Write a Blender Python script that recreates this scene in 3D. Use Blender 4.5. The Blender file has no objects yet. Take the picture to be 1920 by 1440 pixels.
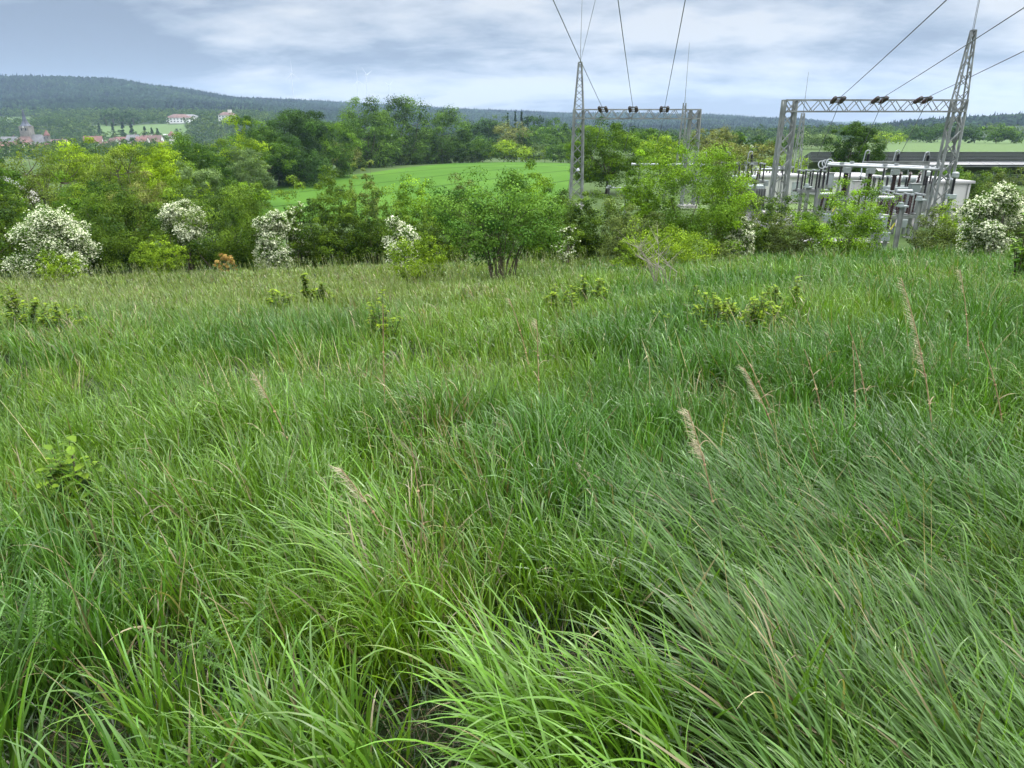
import bpy, math, random
import numpy as np
from mathutils import Vector
rad = math.radians
scene = bpy.context.scene
COL = scene.collection

# ------------------------------------------------------------------ camera
TH = rad(20.0); F = 1330.0; CAMZ = 1.6
cd = bpy.data.cameras.new('camera'); cam = bpy.data.objects.new('camera', cd); COL.objects.link(cam)
cd.sensor_width = 36; cd.lens = F/1920*36; cd.clip_start = 0.05; cd.clip_end = 40000
cam.location = (0, 0, CAMZ); cam.rotation_euler = (math.pi/2-TH, 0, 0)
scene.camera = cam

# ------------------------------------------------------------------ sun, sky, exposure
SUN_AZ = rad(38); SUN_EL = rad(50)          # to the right of the view direction, behind thin cloud
sd = bpy.data.lights.new('sun', 'SUN'); sun = bpy.data.objects.new('sun', sd); COL.objects.link(sun)
sd.energy = 1.5; sd.angle = rad(12); sd.color = (1, .96, .9)
sdir = Vector((math.sin(SUN_AZ)*math.cos(SUN_EL), math.cos(SUN_AZ)*math.cos(SUN_EL), math.sin(SUN_EL)))
sun.rotation_euler = sdir.to_track_quat('Z', 'Y').to_euler()
sun.location = (0, 0, 60)
scene.view_settings.view_transform = 'Standard'; scene.view_settings.look = 'None'
scene.view_settings.gamma = 1; scene.view_settings.exposure = 0.66
scene.render.engine = 'CYCLES'
cy = scene.cycles
cy.max_bounces = 6; cy.diffuse_bounces = 3; cy.glossy_bounces = 2; cy.transmission_bounces = 3
cy.transparent_max_bounces = 6; cy.volume_bounces = 1

world = bpy.data.worlds.new('World'); scene.world = world; world.use_nodes = True
def nn(nt, typ, **kw):
    n = nt.nodes.new(typ)
    for k, v in kw.items():
        if k in n.inputs.keys() if isinstance(k, str) else False: n.inputs[k].default_value = v
        else: setattr(n, k, v)
    return n
def build_world():
    nt = world.node_tree; nt.nodes.clear(); L = nt.links.new
    out = nt.nodes.new('ShaderNodeOutputWorld'); bg = nt.nodes.new('ShaderNodeBackground')
    bg.inputs['Strength'].default_value = 0.1
    sky = nt.nodes.new('ShaderNodeTexSky'); sky.sky_type = 'NISHITA'; sky.sun_disc = False
    sky.sun_elevation = SUN_EL; sky.sun_rotation = SUN_AZ; sky.altitude = 250
    tc = nt.nodes.new('ShaderNodeTexCoord'); sep = nt.nodes.new('ShaderNodeSeparateXYZ'); L(tc.outputs['Generated'], sep.inputs[0])
    def math_(op, a, b=None, clamp=False):
        m = nt.nodes.new('ShaderNodeMath'); m.operation = op; m.use_clamp = clamp
        for i, v in enumerate((a, b)):
            if v is None: continue
            if isinstance(v, (int, float)): m.inputs[i].default_value = v
            else: L(v, m.inputs[i])
        return m.outputs[0]
    z = math_('MAXIMUM', sep.outputs[2], 0.0)
    den = math_('ADD', z, 0.20)
    px = math_('DIVIDE', sep.outputs[0], den); py = math_('DIVIDE', sep.outputs[1], den)
    cmb = nt.nodes.new('ShaderNodeCombineXYZ'); L(px, cmb.inputs[0]); L(py, cmb.inputs[1])
    def noise(scale, detail, rough, off, dist=0.0, sx=1.0):
        mp = nt.nodes.new('ShaderNodeMapping'); mp.inputs['Location'].default_value = off
        mp.inputs['Scale'].default_value = (sx, 1, 1)
        L(cmb.outputs[0], mp.inputs[0])
        n = nt.nodes.new('ShaderNodeTexNoise'); n.inputs['Scale'].default_value = scale
        n.inputs['Detail'].default_value = detail; n.inputs['Roughness'].default_value = rough
        n.inputs['Distortion'].default_value = dist
        L(mp.outputs[0], n.inputs['Vector']); return n.outputs['Fac']
    n1 = noise(0.55, 4, .5, (3.1, 1.7, 0), .5, .8)
    n2 = noise(1.45, 6, .50, (7.3, 2.9, 2), .35, .8)
    n3 = noise(3.0, 6, .55, (1.3, 5.5, 5), .2, .9)
    c = math_('ADD', math_('ADD', math_('MULTIPLY', n1, .36), math_('MULTIPLY', n2, .40)), math_('MULTIPLY', n3, .24))
    # thin bright cloud on the sun's side of the sky, thicker cloud to the left
    c = math_('ADD', math_('MULTIPLY', math_('SUBTRACT', c, .5), 4.0), .465)
    side = math_('MULTIPLY', sep.outputs[0], .42)
    up = math_('MULTIPLY', z, .80)
    c = math_('ADD', math_('ADD', c, side), up)
    def bell(v, c0, w): return math_('POWER', 2.718, math_('MULTIPLY', math_('POWER', math_('ABSOLUTE', math_('DIVIDE', math_('SUBTRACT', v, c0), w)), 2.0), -1.0))
    # a long pale break low over the ridge and the dark undersides of the layer above it
    zb = math_('ADD', z, math_('MULTIPLY', math_('SUBTRACT', n2, .5), .06))
    c = math_('ADD', c, math_('MULTIPLY', math_('MULTIPLY', bell(zb, .036, .014), bell(sep.outputs[0], -.10, .26)), .30))
    c = math_('SUBTRACT', c, math_('MULTIPLY', math_('MULTIPLY', bell(zb, .075, .020), bell(sep.outputs[0], -.25, .50)), .17))
    rmp = nt.nodes.new('ShaderNodeValToRGB'); cr = rmp.color_ramp
    cr.elements[0].position = .34; cr.elements[0].color = (.30, .365, .49, 1)
    cr.elements[1].position = .84; cr.elements[1].color = (.93, .95, .98, 1)
    for p, k in ((.45, (.39, .46, .585, 1)), (.54, (.51, .58, .70, 1)), (.64, (.66, .715, .81, 1)), (.73, (.78, .83, .91, 1))):
        e = cr.elements.new(p); e.color = k
    L(c, rmp.inputs[0])
    # pale strip of clearer air low over the hills
    hz = math_('MULTIPLY', math_('SUBTRACT', 1.0, math_('DIVIDE', z, .055), True), .38)
    mx0 = nt.nodes.new('ShaderNodeMix'); mx0.data_type = 'RGBA'; L(hz, mx0.inputs[0]); L(rmp.outputs[0], mx0.inputs[6])
    mx0.inputs[7].default_value = (.60, .69, .83, 1)
    # overcast sky: several times brighter overhead than at the horizon
    zen = math_('ADD', 1.0, math_('MULTIPLY', math_('SMOOTHSTEP' if False else 'MAXIMUM', math_('SUBTRACT', z, .17), 0.0), 8.2))
    vs = nt.nodes.new('ShaderNodeVectorMath'); vs.operation = 'SCALE'; L(mx0.outputs[2], vs.inputs[0]); L(math_('MULTIPLY', zen, 4.9), vs.inputs['Scale'])
    mx = nt.nodes.new('ShaderNodeMix'); mx.data_type = 'RGBA'; mx.inputs[0].default_value = .93
    L(sky.outputs[0], mx.inputs[6]); L(vs.outputs[0], mx.inputs[7])
    L(mx.outputs[2], bg.inputs['Color']); L(bg.outputs[0], out.inputs[0])
build_world()

# ------------------------------------------------------------------ small helpers
def ray(px, py):
    u = (px-960)/F; v = (720-py)/F
    return np.array([u, math.cos(TH)+v*math.sin(TH), -math.sin(TH)+v*math.cos(TH)])
def P(px, py, Y):                      # the point of the place seen at photo pixel px,py at depth Y
    d = ray(px, py); s = Y/d[1]
    return Vector((d[0]*s, Y, CAMZ+d[2]*s))
def sstep(a, b, x):
    t = np.clip((np.asarray(x, float)-a)/(b-a), 0, 1); return t*t*(3-2*t)
def vnoise(x, y, scale, seed=0):
    x = np.asarray(x, float)/scale+1000.37*((seed % 7)+1); y = np.asarray(y, float)/scale+517.1*((seed % 5)+1)
    r = np.random.RandomState(seed+11).rand(256, 256)
    xi = np.floor(x).astype(int); yi = np.floor(y).astype(int); fx = x-xi; fy = y-yi
    fx = fx*fx*(3-2*fx); fy = fy*fy*(3-2*fy)
    a = r[xi % 256, yi % 256]; b = r[(xi+1) % 256, yi % 256]; c = r[xi % 256, (yi+1) % 256]; d = r[(xi+1) % 256, (yi+1) % 256]
    return (a*(1-fx)+b*fx)*(1-fy)+(c*(1-fx)+d*fx)*fy
def fbm(x, y, scale, seed=0, n=3):
    return sum(vnoise(x, y, scale/2**i, seed+i)*.5**i for i in range(n))/sum(.5**i for i in range(n))

# ------------------------------------------------------------------ the lie of the land
NY = np.array([-60, -20, 0, 10, 20, 35, 60, 110, 350]); NZ = np.array([5., 1.6, 0, -1.3, -2.7, -5.0, -8.5, -13.4, -14.5])
FY = np.array([350, 600, 900, 1150, 1500, 2000, 2600, 3300, 4300, 5600, 6600.])
FU = (np.array([-500, 0, 200, 300, 450, 700, 900, 1060, 1320, 1500, 1620, 1750, 1920, 2500])-960)/F/1.09
FT = np.array([   # metres relative to the eye, one row per column of azimuth
 [-16, -24, -23,   2,  20,  60, 150, 110,  60,  40,  30],
 [-16, -24, -23,   0,  18,  55, 152, 110,  60,  40,  30],
 [-16, -24, -22,   0,  20,  60, 145, 110,  60,  40,  30],
 [-16, -24, -22,   2,  18,  55, 124, 105,  60,  40,  30],
 [-16, -24, -22,   6,  16,  40,  82,  90,  70,  40,  30],
 [-16, -24, -24, -20, -12,  12,  46,  84,  88,  40,  30],
 [-16, -22, -22, -22, -16,   0,  26,  58,  70,  40,  30],
 [-16, -18, -20, -20, -16,  -8,  16,  46,  50,  40,  30],
 [-12, -14, -16, -18, -16,  -8,  16,  36,  36,  36,  30],
 [-9.5, -12, -14, -16, -16, -8,   8,  16,  18,  26,  26],
 [-9.2, -11, -12, -13, -14, -14, -12, -12, -8,  29,  20],
 [-9, -11, -10,  -8,   2,  -6, -12, -12, -8,  25,  20],
 [-9, -11, -8,   -2,  11,   8,   0,   0,   0,  26,  26],
 [-9, -11, -8,   -2,  14,  10,   0,   0,   0,  26,  26]], float)
def H(x, y):
    x = np.asarray(x, float); y = np.asarray(y, float)
    x, y = np.broadcast_arrays(x, y)
    near = np.interp(y, NY, NZ) + .028*np.clip(x, -40, 40)*sstep(0, 20, y)*(1-sstep(40, 90, y))
    near = near + .35*(vnoise(x, y, 9, 3)-.5)*sstep(3, 12, y)*(1-sstep(45, 60, y)) + .12*(vnoise(x, y, 1.6, 4)-.5)*(1-sstep(20, 40, y))
    near = near + 2.2*np.exp(-((x+10)/75)**2-((y-250)/80)**2)
    plat = np.interp(y, [0, 36, 48, 260, 350], [-6.0, -6.0, -6.3, -7.0, -7.6])
    w = sstep(0, 1, (x-np.interp(y, [33, 48, 80, 150, 300], [-8, -6, -4, 11, 25]))/9)*sstep(33, 48, y)
    near = near*(1-w)+plat*w
    # far terrain table
    yy = np.maximum(y, 350.); u = x/yy
    iy = np.clip(np.searchsorted(FY, yy, side='right')-1, 0, len(FY)-2); ty = np.clip((yy-FY[iy])/(FY[iy+1]-FY[iy]), 0, 1)
    iu = np.clip(np.searchsorted(FU, u, side='right')-1, 0, len(FU)-2); tu = np.clip((u-FU[iu])/(FU[iu+1]-FU[iu]), 0, 1)
    tu = tu*tu*(3-2*tu)*.5+tu*.5; ty = ty*ty*(3-2*ty)*.5+ty*.5
    far = (FT[iu, iy]*(1-tu)*(1-ty)+FT[iu+1, iy]*tu*(1-ty)+FT[iu, iy+1]*(1-tu)*ty+FT[iu+1, iy+1]*tu*ty)+CAMZ
    far = far + (fbm(x, y, 420, 21)-.5)*26*sstep(1200, 2400, y)
    k = sstep(330, 420, y)
    return near*(1-k)+far*k
def Hs(x, y): return float(H(x, y))
def hit(px, py, lift=0.0):             # where a sight line meets the ground
    d = ray(px, py)
    s = np.concatenate([np.arange(.5, 60, .02), np.arange(60, 1500, .5)])
    zz = CAMZ+d[2]*s; g = H(d[0]*s, d[1]*s)+lift
    i = np.argmax(zz < g); return float(d[0]*s[i]), float(d[1]*s[i])

# ------------------------------------------------------------------ objects
def tag(o, label=None, cat=None, group=None, kind=None):
    if label: o['label'] = label
    if cat: o['category'] = cat
    if group: o['group'] = group
    if kind: o['kind'] = kind
    return o
def empty(name, loc, label=None, cat=None, group=None, rz=0):
    o = bpy.data.objects.new(name, None); COL.objects.link(o); o.location = loc; o.rotation_euler = (0, 0, rz)
    o.empty_display_size = .2
    return tag(o, label, cat, group)
def npmesh(name, V, Q, mat, col=None, parent=None, smooth=False):
    """one mesh object from an (n,3) vertex array and an (m,k) face array"""
    V = np.ascontiguousarray(V, dtype=np.float32); Q = np.ascontiguousarray(Q, dtype=np.int32)
    me = bpy.data.meshes.new(name); me.vertices.add(len(V)); me.vertices.foreach_set('co', V.ravel())
    m, k = Q.shape; me.loops.add(m*k); me.loops.foreach_set('vertex_index', Q.ravel())
    me.polygons.add(m); me.polygons.foreach_set('loop_start', np.arange(0, m*k, k, dtype=np.int32))
    me.polygons.foreach_set('loop_total', np.full(m, k, dtype=np.int32))
    if smooth: me.polygons.foreach_set('use_smooth', np.ones(m, dtype=bool))
    me.update(calc_edges=True)
    if col is not None:
        a = me.color_attributes.new(name='col', type='FLOAT_COLOR', domain='POINT')
        c4 = np.ones((len(V), 4), np.float32); c4[:, :3] = col; a.data.foreach_set('color', c4.ravel())
    me.materials.append(mat)
    o = bpy.data.objects.new(name, me); COL.objects.link(o)
    if parent is not None: o.parent = parent
    return o
def copy_thing(root, loc, rz=0, scale=None, label=None, group=None):
    r = root.copy(); COL.objects.link(r); r.location = loc; r.rotation_euler = (0, 0, rz)
    if scale is not None: r.scale = scale
    if label: r['label'] = label
    if group: r['group'] = group
    for ch in list(root.children):
        c = ch.copy(); COL.objects.link(c); c.parent = r
        for g in list(ch.children):
            d = g.copy(); COL.objects.link(d); d.parent = c
    return r
class MB:                              # collects boxes, bars and tubes into ONE mesh
    def __init__(s): s.v = []; s.f = []
    def add(s, vs, fs):
        b = len(s.v); s.v += [tuple(p) for p in vs]; s.f += [tuple(b+i for i in f) for f in fs]; return s
    def box(s, c, d, rz=0):
        cx, cy_, cz = c; a, b, h = d[0]/2, d[1]/2, d[2]/2; co, si = math.cos(rz), math.sin(rz); vs = []
        for z in (-h, h):
            for x, y in ((-a, -b), (a, -b), (a, b), (-a, b)): vs.append((cx+x*co-y*si, cy_+x*si+y*co, cz+z))
        return s.add(vs, [(0, 3, 2, 1), (4, 5, 6, 7), (0, 1, 5, 4), (1, 2, 6, 5), (2, 3, 7, 6), (3, 0, 4, 7)])
    def tube(s, p0, p1, r0, r1=None, n=6, cap=True, ph=0):
        p0 = Vector(p0); p1 = Vector(p1); r1 = r0 if r1 is None else r1; d = (p1-p0)
        if d.length < 1e-6: return s
        d.normalize(); a = d.orthogonal() if abs(d.z) > .9 else d.cross(Vector((0, 0, 1))); a.normalize(); b = d.cross(a); vs = []
        for p, r in ((p0, r0), (p1, r1)):
            for i in range(n):
                t = 2*math.pi*i/n+ph; vs.append(p+a*(r*math.cos(t))+b*(r*math.sin(t)))
        fs = [(i, (i+1) % n, n+(i+1) % n, n+i) for i in range(n)]
        if cap: fs += [tuple(range(n-1, -1, -1)), tuple(range(n, 2*n))]
        return s.add(vs, fs)
    def bar(s, p0, p1, w): return s.tube(p0, p1, w*.7071, n=4, ph=math.pi/4)
    def path(s, pts, r, n=6):
        for i in range(len(pts)-1):
            ra = r[i] if isinstance(r, (list, tuple)) else r; rb = r[i+1] if isinstance(r, (list, tuple)) else r
            s.tube(pts[i], pts[i+1], ra, rb, n)
        return s
    def lathe(s, c, prof, n=10, axis=None):       # prof: (radius, height)
        c = Vector(c); ax = Vector(axis).normalized() if axis else Vector((0, 0, 1)); a = ax.orthogonal().normalized(); b = ax.cross(a)
        vs = []; m = len(prof)
        for r, h in prof:
            for i in range(n):
                t = 2*math.pi*i/n; vs.append(c+ax*h+a*(r*math.cos(t))+b*(r*math.sin(t)))
        fs = [(j*n+i, j*n+(i+1) % n, (j+1)*n+(i+1) % n, (j+1)*n+i) for j in range(m-1) for i in range(n)]
        fs += [tuple(range(n-1, -1, -1)), tuple((m-1)*n+i for i in range(n))]
        return s.add(vs, fs)
    def sheds(s, p0, p1, r, R, k, n=8):           # a ribbed porcelain insulator
        p0 = Vector(p0); p1 = Vector(p1); Ln = (p1-p0).length; prof = []
        for i in range(k):
            h = Ln*i/k; prof += [(r, h), (R, h+Ln/k*.35), (r, h+Ln/k*.6)]
        prof.append((r, Ln)); return s.lathe(p0, prof, n, p1-p0)
    def build(s, name, mat, parent=None, bevel=0, smooth=False):
        me = bpy.data.meshes.new(name); me.from_pydata(s.v, [], s.f); me.materials.append(mat); me.update()
        if smooth:
            me.polygons.foreach_set('use_smooth', [True]*len(me.polygons))
        o = bpy.data.objects.new(name, me); COL.objects.link(o)
        if parent is not None: o.parent = parent
        if bevel:
            b = o.modifiers.new('bevel', 'BEVEL'); b.width = bevel; b.segments = 1; b.limit_method = 'ANGLE'
        return o

# ------------------------------------------------------------------ materials
def material(name, base, rough=.6, metal=0, spec=.5, var=.15, vscale=3., bump=0, bscale=40., base2=None, coord='Object'):
    m = bpy.data.materials.new(name); m.use_nodes = True; nt = m.node_tree; L = nt.links.new; b = nt.nodes['Principled BSDF']
    b.inputs['Roughness'].default_value = rough; b.inputs['Metallic'].default_value = metal; b.inputs['Specular IOR Level'].default_value = spec
    tc = nt.nodes.new('ShaderNodeTexCoord'); n = nt.nodes.new('ShaderNodeTexNoise'); n.inputs['Scale'].default_value = vscale
    n.inputs['Detail'].default_value = 5; L(tc.outputs[coord], n.inputs['Vector'])
    r = nt.nodes.new('ShaderNodeValToRGB'); r.color_ramp.elements[0].position = .3; r.color_ramp.elements[1].position = .7
    b2 = base2 or tuple(c*(1-var*1.6) for c in base)
    r.color_ramp.elements[0].color = (*b2, 1); r.color_ramp.elements[1].color = (*[min(1, c*(1+var)) for c in base], 1)
    L(n.outputs['Fac'], r.inputs[0]); L(r.outputs[0], b.inputs['Base Color'])
    if bump:
        n2 = nt.nodes.new('ShaderNodeTexNoise'); n2.inputs['Scale'].default_value = bscale; L(tc.outputs[coord], n2.inputs['Vector'])
        bp = nt.nodes.new('ShaderNodeBump'); bp.inputs['Strength'].default_value = bump; L(n2.outputs['Fac'], bp.inputs['Height']); L(bp.outputs[0], b.inputs['Normal'])
    return m
def leaf_material(name, transl=.35, rough=.5, spec=.35, tint=(1.25, 1.2, .6), nvar=0.0):
    m = bpy.data.materials.new(name); m.use_nodes = True; nt = m.node_tree; L = nt.links.new; b = nt.nodes['Principled BSDF']
    out = nt.nodes['Material Output']
    a = nt.nodes.new('ShaderNodeAttribute'); a.attribute_name = 'col'; c = a.outputs['Color']
    L(c, b.inputs['Base Color']); b.inputs['Roughness'].default_value = rough; b.inputs['Specular IOR Level'].default_value = spec
    t = nt.nodes.new('ShaderNodeBsdfTranslucent'); mu = nt.nodes.new('ShaderNodeVectorMath'); mu.operation = 'MULTIPLY'
    mu.inputs[1].default_value = tint; L(c, mu.inputs[0]); L(mu.outputs[0], t.inputs['Color'])
    mx = nt.nodes.new('ShaderNodeMixShader'); mx.inputs[0].default_value = transl
    L(b.outputs[0], mx.inputs[1]); L(t.outputs[0], mx.inputs[2]); L(mx.outputs[0], out.inputs['Surface'])
    return m
M_GRASS = leaf_material('grass_blade', .22, .38, .5, (1.2, 1.35, .30))
M_LEAF = leaf_material('leaf', .17, .6, .08, (1.3, 1.3, .4))
M_FAR = leaf_material('far_leaf', .12, .9, .0)
M_BLOOM = leaf_material('blossom', .3, .7, .1, (1, 1, 1))
M_BARK = material('bark', (.10, .08, .06), .9, spec=.2, var=.35, vscale=6)
M_BARKP = material('pale_bark', (.30, .27, .22), .9, spec=.2, var=.3, vscale=6)
M_GALV = material('galvanised_steel', (.22, .232, .22), .5, .3, var=.22, vscale=1.6)
M_STEELD = material('dark_steel', (.10, .10, .10), .5, .3, var=.25)
M_PORC = material('brown_porcelain', (.055, .03, .028), .25, spec=.7, var=.25)
M_PORCG = material('grey_porcelain', (.26, .29, .28), .35, spec=.6, var=.12)
M_PORCK = material('black_insulator', (.02, .02, .023), .4, spec=.5, var=.2)
M_ALU = material('aluminium_tube', (.36, .38, .39), .38, .4, var=.1)
M_CONC = material('concrete', (.36, .35, .32), .85, var=.25, vscale=1.3, bump=.2)
M_CAB = material('grey_cabinet', (.27, .31, .30), .5, var=.1)
M_WHITE = material('white_cladding', (.50, .50, .47), .55, var=.10, vscale=.35)
M_WROOF = material('pale_roof', (.35, .35, .34), .5, var=.12, vscale=.5)
M_WIRE = material('wire', (.09, .095, .10), .5, .3, var=.1)
M_YEL = material('yellow_paint', (.65, .55, .06), .5, var=.1)
M_PANEL = material('solar_glass', (.020, .022, .030), .35, spec=.45, var=.25, vscale=.25)
M_TILE = material('red_tiles', (.16, .080, .065), .8, var=.3, vscale=.3, base2=(.14, .06, .05), bump=.3, bscale=3)
M_TILEB = material('brown_tiles', (.15, .09, .075), .8, var=.3, vscale=.3)
M_SLATE = material('slate', (.05, .06, .085), .6, var=.25, vscale=.4)
M_GREYR = material('grey_roof', (.16, .16, .165), .8, var=.2, vscale=.3)
M_STONE = material('church_stone', (.20, .19, .165), .9, var=.25, vscale=.3)
M_WALL = material('pale_render', (.66, .63, .56), .85, var=.12, vscale=.3)
M_WALLW = material('white_render', (.80, .80, .77), .85, var=.06, vscale=.3)
M_PANE = material('window_glass', (.03, .035, .045), .15, spec=.8, var=.2)
M_TURB = material('turbine_grey', (.60, .62, .65), .4, var=.05)
# ------------------------------------------------------------------ the ground: one sheet to the horizon
def is_field(x, y):
    """open grass in the far country (1) or wood (0)"""
    u = x/np.maximum(y, 1)
    f = np.zeros_like(u)
    f = np.maximum(f, ((y > 930) & (y < 1165) & (u > -.555) & (u < -.43)).astype(float))      # park meadow
    f = np.maximum(f, ((y > 1170) & (y < 1420) & (u < -.625)).astype(float))                   # field on the left
    f = np.maximum(f, ((y > 1230) & (y < 1500) & (u > -.27) & (u < -.15)).astype(float))
    f = np.maximum(f, ((y > 186) & (y < 620) & (u > .50)).astype(float))                                    # field right of the solar farm
    return f
def build_ground():
    az = np.concatenate([np.arange(-180, -48, 4.), np.arange(-48, 48, .3), np.arange(48, 180, 4.)])
    az = np.radians(az); r = [0.0, .3]
    while r[-1] < 6300: r.append(r[-1]*1.035+.02)
    r = np.array(r); A, R = np.meshgrid(az, r); X = R*np.sin(A); Y = R*np.cos(A); Z = H(X, Y)
    n = len(az); m = len(r); V = np.stack([X.ravel(), Y.ravel(), Z.ravel()], 1)
    i = np.arange(m-1)[:, None]*n; j = np.arange(n)[None, :]; j2 = (j+1) % n
    Q = np.stack([i+j, i+j2, i+n+j2, i+n+j], -1).reshape(-1, 4)
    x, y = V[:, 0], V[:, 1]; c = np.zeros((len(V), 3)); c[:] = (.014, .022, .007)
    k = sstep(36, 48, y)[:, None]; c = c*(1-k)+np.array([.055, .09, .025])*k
    g = (fbm(x, y, 160, 5) > .55)[:, None]*sstep(330, 400, y)[:, None]
    c = c*(1-g)+np.array([.09, .12, .045])*g
    w = ((y > 620) & (is_field(x, y) < .5)).astype(float)[:, None]; c = c*(1-w)+np.array([.03, .05, .02])*w
    f = is_field(x, y)[:, None]; c = c*(1-f)+np.array([.085, .135, .045])*f
    mat = bpy.data.materials.new('ground'); mat.use_nodes = True; nt = mat.node_tree; L = nt.links.new; b = nt.nodes['Principled BSDF']
    b.inputs['Roughness'].default_value = .95; b.inputs['Specular IOR Level'].default_value = .1
    a = nt.nodes.new('ShaderNodeAttribute'); a.attribute_name = 'col'; tc = nt.nodes.new('ShaderNodeTexCoord')
    no = nt.nodes.new('ShaderNodeTexNoise'); no.inputs['Scale'].default_value = .9; no.inputs['Detail'].default_value = 8; L(tc.outputs['Object'], no.inputs['Vector'])
    rp = nt.nodes.new('ShaderNodeMapRange'); rp.inputs['To Min'].default_value = .55; rp.inputs['To Max'].default_value = 1.45; L(no.outputs['Fac'], rp.inputs['Value'])
    v = nt.nodes.new('ShaderNodeVectorMath'); v.operation = 'SCALE'; L(a.outputs['Color'], v.inputs[0]); L(rp.outputs[0], v.inputs['Scale'])
    L(v.outputs[0], b.inputs['Base Color'])
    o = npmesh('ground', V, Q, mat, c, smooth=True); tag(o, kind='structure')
build_ground()

def build_crop_field():
    # outline in plan, gently domed winter cereal with tramlines
    xs = np.linspace(0, 1, 90); ys = np.linspace(118, 330, 90)
    X, Y = np.meshgrid(xs, ys)
    # far edge follows the tree line; left edge follows the wood
    X = -62+(np.interp(Y, [118, 330], [8.5, 25.5])+62)*X
    top = np.interp(X, [-62, -45, -34, -22, 0, 15, 34], [205, 225, 262, 300, 322, 316, 290])
    left = np.interp(Y, [118, 180, 230], [-70, -62, -60])
    Yw = 118+(top-118)*(Y-118)/212.
    Z = H(X, Yw)+.25
    V = np.stack([X.ravel(), Yw.ravel(), Z.ravel()], 1); n = 90
    i = np.arange(n-1)[:, None]*n; j = np.arange(n-1)[None, :]; Q = np.stack([i+j, i+j+1, i+n+j+1, i+n+j], -1).reshape(-1, 4)
    mat = bpy.data.materials.new('young_cereal'); mat.use_nodes = True; nt = mat.node_tree; L = nt.links.new; b = nt.nodes['Principled BSDF']
    b.inputs['Roughness'].default_value = .9; b.inputs['Specular IOR Level'].default_value = .02
    tc = nt.nodes.new('ShaderNodeTexCoord'); mp = nt.nodes.new('ShaderNodeMapping'); mp.inputs['Rotation'].default_value = (0, 0, rad(33)); L(tc.outputs['Object'], mp.inputs[0])
    wv = nt.nodes.new('ShaderNodeTexWave'); wv.inputs['Scale'].default_value = .0165; wv.inputs['Distortion'].default_value = .6; wv.inputs['Detail'].default_value = 1; wv.inputs['Detail Scale'].default_value = .4; L(mp.outputs[0], wv.inputs['Vector'])
    r = nt.nodes.new('ShaderNodeValToRGB'); r.color_ramp.elements[0].position = .0; r.color_ramp.elements[0].color = (.25, .25, .25, 1); r.color_ramp.elements[1].position = .02; r.color_ramp.elements[1].color = (1, 1, 1, 1); L(wv.outputs['Color'], r.inputs[0])
    no = nt.nodes.new('ShaderNodeTexNoise'); no.inputs['Scale'].default_value = .035; no.inputs['Detail'].default_value = 9; no.inputs['Roughness'].default_value = .65; L(tc.outputs['Object'], no.inputs['Vector'])
    r2 = nt.nodes.new('ShaderNodeValToRGB'); r2.color_ramp.elements[0].position = .3; r2.color_ramp.elements[0].color = (.046, .110, .015, 1); r2.color_ramp.elements[1].position = .7; r2.color_ramp.elements[1].color = (.076, .160, .022, 1); L(no.outputs['Fac'], r2.inputs[0])
    mx = nt.nodes.new('ShaderNodeMix'); mx.data_type = 'RGBA'; mx.blend_type = 'MULTIPLY'; mx.inputs[0].default_value = .75; L(r2.outputs[0], mx.inputs[6]); L(r.outputs[0], mx.inputs[7])
    L(mx.outputs[2], b.inputs['Base Color'])
    tag(npmesh('crop_field', V, Q, mat, smooth=True), kind='structure')
build_crop_field()

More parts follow.
